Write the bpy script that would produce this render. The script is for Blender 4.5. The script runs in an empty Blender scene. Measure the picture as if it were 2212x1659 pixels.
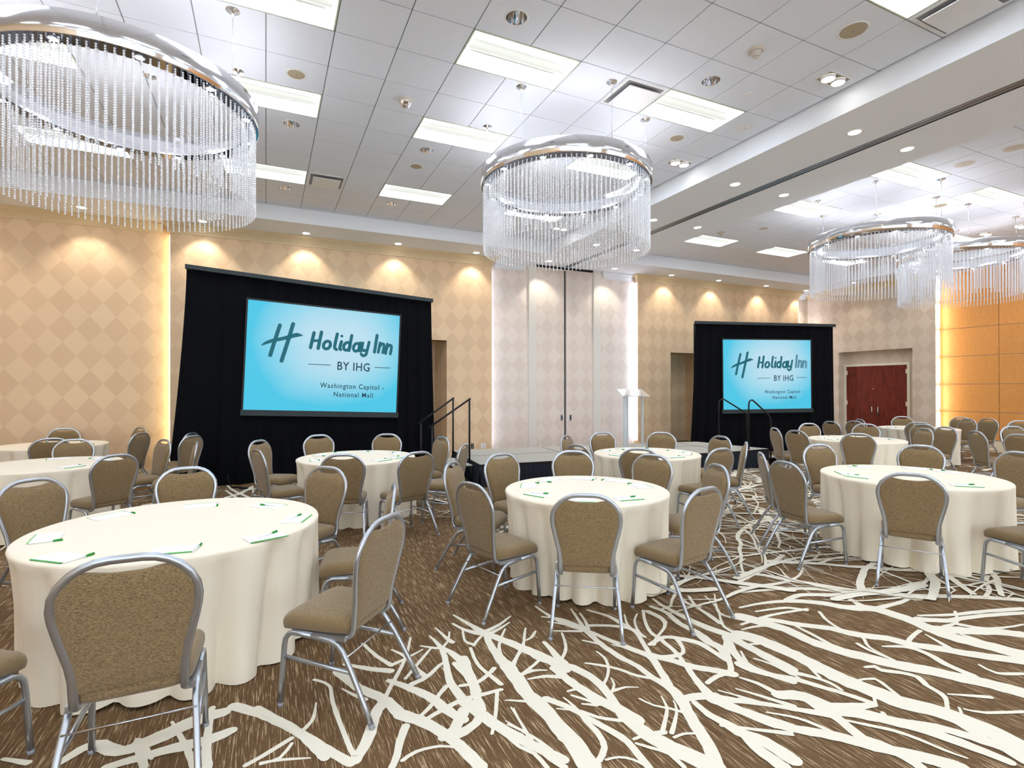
EXPO = 1.1
SCR = .95/2**EXPO
UPL = 80
WORLD = 2.1
import bpy, math, random
from math import sin, cos, pi, radians, sqrt, atan2, hypot
from mathutils import Vector, Matrix

random.seed(7)
SC = bpy.context.scene
COL = SC.collection
D = bpy.data

# ------------------------------------------------------------------ mesh builder
class MB:
    def __init__(s):
        s.v = []; s.f = []; s.m = []; s.sm = []
    def add(s, vs, fs, mi=0, smooth=False):
        o = len(s.v); s.v.extend(vs)
        for f in fs:
            s.f.append([i + o for i in f]); s.m.append(mi); s.sm.append(smooth)
    def box(s, x0, y0, z0, x1, y1, z1, mi=0):
        s.add([(x0,y0,z0),(x1,y0,z0),(x1,y1,z0),(x0,y1,z0),(x0,y0,z1),(x1,y0,z1),(x1,y1,z1),(x0,y1,z1)],
              [(0,3,2,1),(4,5,6,7),(0,1,5,4),(1,2,6,5),(2,3,7,6),(3,0,4,7)], mi)
    def quad(s, a, b, c, d, mi=0):
        s.add([a,b,c,d], [(0,1,2,3)], mi)
    def tube(s, pts, r, n=8, mi=0, caps=True, r2=None, up=None, power=1.0):
        """tube along pts; r = half width, r2 = half thickness (second axis)"""
        pts = [Vector(p) for p in pts]; N = len(pts); rings = []
        T = []
        for i in range(N):
            a = pts[max(0,i-1)]; b = pts[min(N-1,i+1)]; T.append((b-a).normalized())
        u = Vector(up) if up else (Vector((0,0,1)) if abs(T[0].z) < .9 else Vector((1,0,0)))
        vs = []
        for i in range(N):
            t = T[i]; a = u - t*u.dot(t)
            if a.length < 1e-5: a = Vector((1,0,0)) - t*t.x
            a.normalize()
            if not up: u = a
            b = t.cross(a)
            rr = r[i] if isinstance(r, (list,tuple)) else r
            ra = rr; rb = rr if r2 is None else r2
            # keep thickness in bends
            for k in range(n):
                an = 2*pi*(k+.5)/n; ca, sa = cos(an), sin(an)
                if power != 1.0:
                    ca = math.copysign(abs(ca)**power, ca); sa = math.copysign(abs(sa)**power, sa)
                vs.append(tuple(pts[i] + a*(ra*ca) + b*(rb*sa)))
        fs = []
        for i in range(N-1):
            for k in range(n):
                k2 = (k+1) % n
                fs.append((i*n+k, i*n+k2, (i+1)*n+k2, (i+1)*n+k))
        s.add(vs, fs, mi, True)
        if caps:
            o = len(s.v) - len(vs)
            s.f.append([o+k for k in range(n)][::-1]); s.m.append(mi); s.sm.append(False)
            s.f.append([o+(N-1)*n+k for k in range(n)]); s.m.append(mi); s.sm.append(False)
    def cyl(s, c, r0, r1, z0, z1, n=24, mi=0, caps=(True,True), smooth=True):
        x, y = c
        vs = [(x+r0*cos(2*pi*k/n), y+r0*sin(2*pi*k/n), z0) for k in range(n)] + \
             [(x+r1*cos(2*pi*k/n), y+r1*sin(2*pi*k/n), z1) for k in range(n)]
        fs = [(k,(k+1)%n,n+(k+1)%n,n+k) for k in range(n)]
        s.add(vs, fs, mi, smooth)
        o = len(s.v)-2*n
        if caps[0]: s.f.append([o+k for k in range(n)][::-1]); s.m.append(mi); s.sm.append(False)
        if caps[1]: s.f.append([o+n+k for k in range(n)]); s.m.append(mi); s.sm.append(False)
    def ringflat(s, c, r0, r1, z, n=24, mi=0, flip=False):
        x, y = c
        vs = [(x+r*cos(2*pi*k/n), y+r*sin(2*pi*k/n), z) for r in (r0,r1) for k in range(n)]
        fs = [(k,(k+1)%n,n+(k+1)%n,n+k) for k in range(n)]
        if not flip: fs = [f[::-1] for f in fs]
        s.add(vs, fs, mi)
    def lathe(s, c, prof, n=24, mi=0):
        """prof: list of (r,z)"""
        x, y = c; vs = []
        for r, z in prof:
            vs += [(x+r*cos(2*pi*k/n), y+r*sin(2*pi*k/n), z) for k in range(n)]
        fs = []
        for i in range(len(prof)-1):
            for k in range(n):
                k2 = (k+1) % n
                fs.append((i*n+k, i*n+k2, (i+1)*n+k2, (i+1)*n+k))
        s.add(vs, fs, mi, True)
    def grid(s, P, mi=0, smooth=True, flip=False, closed=False):
        R = len(P); Cn = len(P[0]); vs = [p for row in P for p in row]; fs = []
        for i in range(R-1):
            for k in range(Cn if closed else Cn-1):
                k2 = (k+1) % Cn
                f = (i*Cn+k, i*Cn+k2, (i+1)*Cn+k2, (i+1)*Cn+k)
                fs.append(f[::-1] if flip else f)
        s.add(vs, fs, mi, smooth)
    def poly(s, pts, z0, z1, mi=0):
        n = len(pts)
        s.add([(x,y,z0) for x,y in pts]+[(x,y,z1) for x,y in pts],
              [tuple(range(n))[::-1], tuple(range(n,2*n))]+[(k,(k+1)%n,n+(k+1)%n,n+k) for k in range(n)], mi)
    def build(s, name, mats, parent=None, loc=None, rz=None):
        me = D.meshes.new(name); me.from_pydata(s.v, [], s.f)
        if not isinstance(mats, (list,tuple)): mats = [mats]
        for m in mats: me.materials.append(m)
        me.polygons.foreach_set('material_index', s.m)
        me.polygons.foreach_set('use_smooth', s.sm)
        me.update()
        o = D.objects.new(name, me); COL.objects.link(o)
        if parent: o.parent = parent
        if loc is not None: o.location = loc
        if rz is not None: o.rotation_euler = (0,0,rz)
        return o

def tag(o, label=None, cat=None, group=None, kind=None):
    if label: o['label'] = label
    if cat: o['category'] = cat
    if group: o['group'] = group
    if kind: o['kind'] = kind
    return o
def empty(name, loc=(0,0,0), rz=0):
    o = D.objects.new(name, None); COL.objects.link(o)
    o.location = loc; o.rotation_euler = (0,0,rz); o.empty_display_size = .1
    return o
def copy_tree(o, parent=None):
    c = o.copy(); COL.objects.link(c)
    if parent: c.parent = parent
    for ch in KIDS.get(o.name, [x for x in o.children]):
        copy_tree(ch, c)
    return c
KIDS = {}

# ------------------------------------------------------------------ materials
def lin(c):
    return tuple(((v/255)/12.92 if v/255 <= .04045 else ((v/255+.055)/1.055)**2.4) for v in c) + (1,)
def mat(name, col, rough=.6, metal=0, spec=.5, emit=None, es=0, trans=0, ior=1.45, sheen=0, coat=0, alpha=1):
    m = D.materials.new(name); m.use_nodes = True
    b = m.node_tree.nodes['Principled BSDF']
    b.inputs['Base Color'].default_value = lin(col)
    b.inputs['Roughness'].default_value = rough
    b.inputs['Metallic'].default_value = metal
    b.inputs['Specular IOR Level'].default_value = spec
    b.inputs['Transmission Weight'].default_value = trans
    b.inputs['IOR'].default_value = ior
    b.inputs['Sheen Weight'].default_value = sheen
    b.inputs['Coat Weight'].default_value = coat
    b.inputs['Alpha'].default_value = alpha
    if emit:
        b.inputs['Emission Color'].default_value = lin(emit)
        b.inputs['Emission Strength'].default_value = es
    return m
class NT:
    def __init__(s, m): s.t = m.node_tree; s.n = s.t.nodes; s.b = s.n['Principled BSDF']
    def new(s, ty, **kw):
        n = s.n.new(ty)
        for k, v in kw.items(): setattr(n, k, v)
        return n
    def link(s, a, b): s.t.links.new(a, b)
    def math(s, op, a, b=None, c=None):
        n = s.n.new('ShaderNodeMath'); n.operation = op
        for i, v in enumerate((a,b,c)):
            if v is None: continue
            if isinstance(v, (int,float)): n.inputs[i].default_value = v
            else: s.link(v, n.inputs[i])
        return n.outputs[0]
    def mix(s, fac, a, b):
        n = s.n.new('ShaderNodeMix'); n.data_type = 'RGBA'
        for sock, v in ((n.inputs[0],fac),(n.inputs[6],a),(n.inputs[7],b)):
            if isinstance(v, (int,float)): sock.default_value = v
            elif isinstance(v, tuple): sock.default_value = v
            else: s.link(v, sock)
        return n.outputs[2]
    def coord(s, out='Object'):
        return s.n.new('ShaderNodeTexCoord').outputs[out]
    def sep(s, v):
        n = s.n.new('ShaderNodeSeparateXYZ'); s.link(v, n.inputs[0]); return n.outputs
    def mapping(s, v, sc, loc=(0,0,0), rot=(0,0,0)):
        n = s.n.new('ShaderNodeMapping'); s.link(v, n.inputs[0]); n.inputs['Scale'].default_value = sc
        n.inputs['Location'].default_value = loc; n.inputs['Rotation'].default_value = rot
        return n.outputs[0]
    def noise(s, v, scale=5, detail=2, rough=.5):
        n = s.n.new('ShaderNodeTexNoise'); s.link(v, n.inputs['Vector'])
        n.inputs['Scale'].default_value = scale; n.inputs['Detail'].default_value = detail; n.inputs['Roughness'].default_value = rough
        return n.outputs['Fac']
    def ramp(s, fac, stops):
        n = s.n.new('ShaderNodeValToRGB'); s.link(fac, n.inputs[0])
        e = n.color_ramp.elements
        while len(e) < len(stops): e.new(.5)
        for el, (p, c) in zip(e, stops): el.position = p; el.color = c
        return n.outputs[0]
    def bump(s, h, st=.3, dist=.002):
        n = s.n.new('ShaderNodeBump'); n.inputs['Strength'].default_value = st; n.inputs['Distance'].default_value = dist
        s.link(h, n.inputs['Height']); s.link(n.outputs[0], s.b.inputs['Normal'])

M = {}
M['ceil_tile'] = mat('ceiling_tile_white', (246,246,248), .9)
t = NT(M['ceil_tile']); c = t.coord()
t.link(t.mix(t.noise(c, 260, 3), lin((230,235,245)), lin((242,246,254))), t.b.inputs['Base Color'])
M['tee'] = mat('ceiling_grid_grey', (150,150,152), .6)
M['plaster'] = mat('painted_plaster', (240,243,248), .85)
M['crown'] = mat('cream_paint', (228,205,165), .6)
M['crown_white'] = mat('white_paint', (232,234,236), .55)
M['grey_paint'] = mat('grey_shadow_paint', (150,150,153), .7)  # one even grey for track, vent backing, sockets and chair feet
M['dark'] = mat('black_slot', (18,18,20), .8)
M['alu'] = mat('aluminium_track', (150,152,155), .4, .8)
M['chrome'] = mat('chrome', (232,233,236), .12, 1)
M['chrome_dark'] = mat('polished_steel_dark', (110,115,125), .08, 1)
M['steel'] = mat('silver_chair_tube', (188,193,199), .33, .9)
M['steel_bright'] = mat('bright_steel_rod', (205,208,212), .22, 1)
M['light'] = mat('lamp_diffuser', (250,250,250), .5, emit=(255,253,248), es=3.2)
M['basket'] = mat('lamp_basket', (95,96,92), .6, emit=(250,252,242), es=.36)
M['reflector'] = mat('lamp_reflector', (250,250,246), .5, emit=(226,238,255), es=6.3)
M['lamp_edge'] = mat('lamp_door_frame', (222,232,206), .5)
M['down'] = mat('downlight_lens', (255,255,255), .5, emit=(255,250,242), es=8)
M['puck'] = mat('puck_light', (255,255,255), .5, emit=(250,252,255), es=14)
M['uplight'] = mat('uplight_lens', (255,255,255), .5, emit=(250,250,255), es=UPL)
M['warm_strip'] = mat('warm_led_strip', (255,240,200), .5, emit=(255,232,178), es=4)
M['white_strip'] = mat('white_led_strip', (255,250,240), .5, emit=(255,246,232), es=5)
M['soft_strip'] = mat('soft_led_strip', (235,240,255), .5, emit=(228,234,255), es=2)
M['cool_strip'] = mat('cool_led_strip', (235,240,255), .5, emit=(225,232,255), es=6)
M['trim_white'] = mat('white_enamel', (236,236,236), .45)
M['beige_grille'] = mat('speaker_grille', (182,168,142), .7)
M['tan_plastic'] = mat('detector_plastic', (205,195,182), .5)
M['bead'] = mat('crystal_bead', (250,251,255), .12, 0, .9, coat=.6, emit=(240,244,255), es=0)
M['black_cloth'] = mat('black_velour', (7,8,13), .9, sheen=.0, spec=.15)
M['skirt'] = mat('navy_black_skirt', (18,24,40), .8)
M['black_metal'] = mat('black_powder_coat', (22,22,24), .45, .3)
M['bar_black'] = mat('valance_black', (40,50,52), .6)
M['deck'] = mat('stage_carpet_grey', (176,174,164), .95)
t = NT(M['deck']); c = t.coord(); t.link(t.mix(t.noise(c, 180, 3), lin((150,148,140)), lin((196,193,182))), t.b.inputs['Base Color'])
M['seam'] = mat('stage_edge_black', (14,14,15), .6)
M['acrylic'] = mat('clear_acrylic', (236,242,244), .08, 0, .5, trans=.75)
M['frost'] = mat('frosted_acrylic', (206,212,212), .35, 0, .5, trans=.3)
M['paper'] = mat('white_paper', (250,251,255), .7)
M['green'] = mat('green_plastic', (20,140,40), .4)
M['green_print'] = mat('green_print', (110,190,110), .7)
M['pen_white'] = mat('white_plastic', (238,240,238), .35)
M['outlet'] = mat('ivory_plate', (240,232,205), .5)
M['outlet_black'] = mat('black_plate', (20,20,22), .5)
M['pull'] = mat('flush_pull', (130,140,150), .35, .8)
M['wood_inner'] = mat('tabletop_laminate', (150,118,80), .5)
M['baseboard'] = mat('baseboard_paint', (232,220,190), .6)
M['silver_trim'] = mat('silver_reveal', (205,200,195), .35, .7)
M['teal'] = mat('screen_teal', (2,20,26), .6, emit=(0,104,120), es=.9*SCR)
M['navy'] = mat('screen_navy', (3,14,22), .6, emit=(10,62,84), es=.9*SCR)
M['teal_pale'] = mat('screen_grey_teal', (20,36,42), .6, emit=(84,142,165), es=.9*SCR)

def wallpaper(name, a, b):
    m = mat(name, a, .62, spec=.3); t = NT(m)
    X, Y, Z = t.sep(t.coord())
    u = t.math('DIVIDE', t.math('ADD', X, Y), .40); w = t.math('DIVIDE', Z, .50)
    p = t.math('FLOOR', t.math('ADD', u, w)); q = t.math('FLOOR', t.math('SUBTRACT', u, w))
    par = t.math('FLOORED_MODULO', t.math('SUBTRACT', p, q), 2.0)
    cmb = t.new('ShaderNodeCombineXYZ'); t.link(p, cmb.inputs[0]); t.link(q, cmb.inputs[1])
    wn = t.new('ShaderNodeTexWhiteNoise'); wn.noise_dimensions = '2D'; t.link(cmb.outputs[0], wn.inputs['Vector'])
    f = t.math('ADD', t.math('MULTIPLY', par, .72), t.math('MULTIPLY', wn.outputs[0], .28))
    base = t.mix(f, lin(a), lin(b))
    fine = t.noise(t.mapping(t.coord(), (1,1,.25)), 900, 2)
    base = t.mix(t.math('MULTIPLY', fine, .12), base, lin(tuple(int(v*.72) for v in b)))
    t.link(base, t.b.inputs['Base Color'])
    t.link(t.math('SUBTRACT', .66, t.math('MULTIPLY', f, .22)), t.b.inputs['Roughness'])
    return m
M['wallpaper'] = wallpaper('harlequin_wallpaper', (240,210,172), (227,194,156))
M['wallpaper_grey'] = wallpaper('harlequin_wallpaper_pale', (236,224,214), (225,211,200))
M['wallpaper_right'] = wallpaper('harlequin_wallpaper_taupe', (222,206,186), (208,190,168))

def fabric(name, a, b):
    m = mat(name, a, .88, spec=.25, sheen=.25); t = NT(m); c = t.coord()
    n1 = t.noise(t.mapping(c, (95,700,700)), 1, 3, .75)
    n2 = t.noise(c, 420, 2)
    f = t.ramp(n1, [(.38,(0,0,0,1)),(.62,(1,1,1,1))])
    col = t.mix(f, lin(a), lin(b))
    t.link(t.mix(t.math('MULTIPLY', n2, .35), col, lin(tuple(int(v*.6) for v in a))), t.b.inputs['Base Color'])
    t.bump(n1, .35, .002)
    return m
M['fabric'] = fabric('taupe_woven_fabric', (86,70,48), (180,152,108))
m = M['cloth'] = mat('ivory_tablecloth', (243,232,210), .8, sheen=.1); t = NT(m)
c = t.coord(); t.bump(t.noise(c, 900, 2), .08, .001)
m = M['oak'] = mat('orange_maple_veneer', (226,150,66), .42, spec=.4); t = NT(m)
X, Y, Z = t.sep(t.coord())
n = t.noise(t.mapping(t.coord(), (6,9,.9)), 3.2, 5, .6)
w = t.math('SINE', t.math('MULTIPLY', t.math('ADD', n, t.math('MULTIPLY', Y, .6)), 42))
t.link(t.mix(t.math('ADD', t.math('MULTIPLY', w, .28), .5), lin((232,166,92)), lin((214,144,74))), t.b.inputs['Base Color'])
m = M['cherry'] = mat('dark_cherry_wood', (110,38,26), .35, spec=.5); t = NT(m)
n = t.noise(t.mapping(t.coord(), (9,14,1.1)), 3, 6, .65)
t.link(t.ramp(n, [(.3, lin((66,22,20))),(.5, lin((112,40,30))),(.7, lin((142,58,36)))]), t.b.inputs['Base Color'])
m = M['carpet'] = mat('brown_streaked_carpet', (108,80,54), .97, spec=.1); t = NT(m); c = t.coord()
s1 = t.noise(t.mapping(c, (150,5.5,1)), 1, 3, .65)
s2 = t.noise(t.mapping(c, (60,2.2,1)), 1, 2, .5)
fine = t.noise(c, 300, 3, .7)
base = t.mix(s2, lin((88,66,42)), lin((140,110,76)))
base = t.mix(t.ramp(fine, [(.35,(0,0,0,1)),(.65,(1,1,1,1))]), base, lin((104,82,58)))
hl = t.ramp(s1, [(.555,(0,0,0,1)),(.63,(1,1,1,1))])
base = t.mix(t.math('MULTIPLY', hl, t.ramp(fine, [(.4,(.2,.2,.2,1)),(.6,(1,1,1,1))])), base, lin((226,198,160)))
dk = t.ramp(s1, [(.32,(1,1,1,1)),(.42,(0,0,0,1))])
base = t.mix(t.math('MULTIPLY', dk, .7), base, lin((64,44,28)))
t.link(base, t.b.inputs['Base Color']); t.bump(fine, .5, .004)
m = M['branch'] = mat('cream_carpet_pile', (238,228,204), .97, spec=.1); t = NT(m); c = t.coord()
fine = t.noise(c, 260, 3, .7)
t.link(t.mix(fine, lin((222,212,190)), lin((252,247,230))), t.b.inputs['Base Color']); t.bump(fine, .5, .004)
# projection screens: the picture thrown on them (pale centre, cyan edges)
m = M['screen'] = mat('projected_slide', (20,40,50), .6, emit=(150,215,240), es=SCR); t = NT(m)
X, Y, Z = t.sep(t.coord('Generated'))
dx = t.math('ABSOLUTE', t.math('SUBTRACT', X, .56)); dz = t.math('ABSOLUTE', t.math('SUBTRACT', Z, .66))
r = t.math('ADD', t.math('POWER', t.math('MULTIPLY', dx, 1.75), 2.6), t.math('POWER', t.math('MULTIPLY', dz, 1.45), 2.2))
wob = t.noise(t.coord('Generated'), 2.2, 2)
r = t.math('ADD', r, t.math('MULTIPLY', t.math('SUBTRACT', wob, .5), .35))
t.link(t.ramp(r, [(0.0, lin((190,224,238))),(.35, lin((142,213,235))),(.8, lin((70,198,230)))]), t.b.inputs['Emission Color'])

# ------------------------------------------------------------------ place: key dimensions (metres)
HC = 5.13          # tile ceiling
HS = 4.853         # soffit / beam underside
T6 = .6096         # ceiling module
GX, GY = .608, 4.783
XL, XR = -6.6, 16.8
YB, YF = -7.4, 12.0    # back wall behind the viewer, front wall
YR = 12.15             # recessed wall plane

def structure(mb, name, mats, **kw):
    o = mb.build(name, mats); tag(o, kind='structure', **kw); return o

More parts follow.
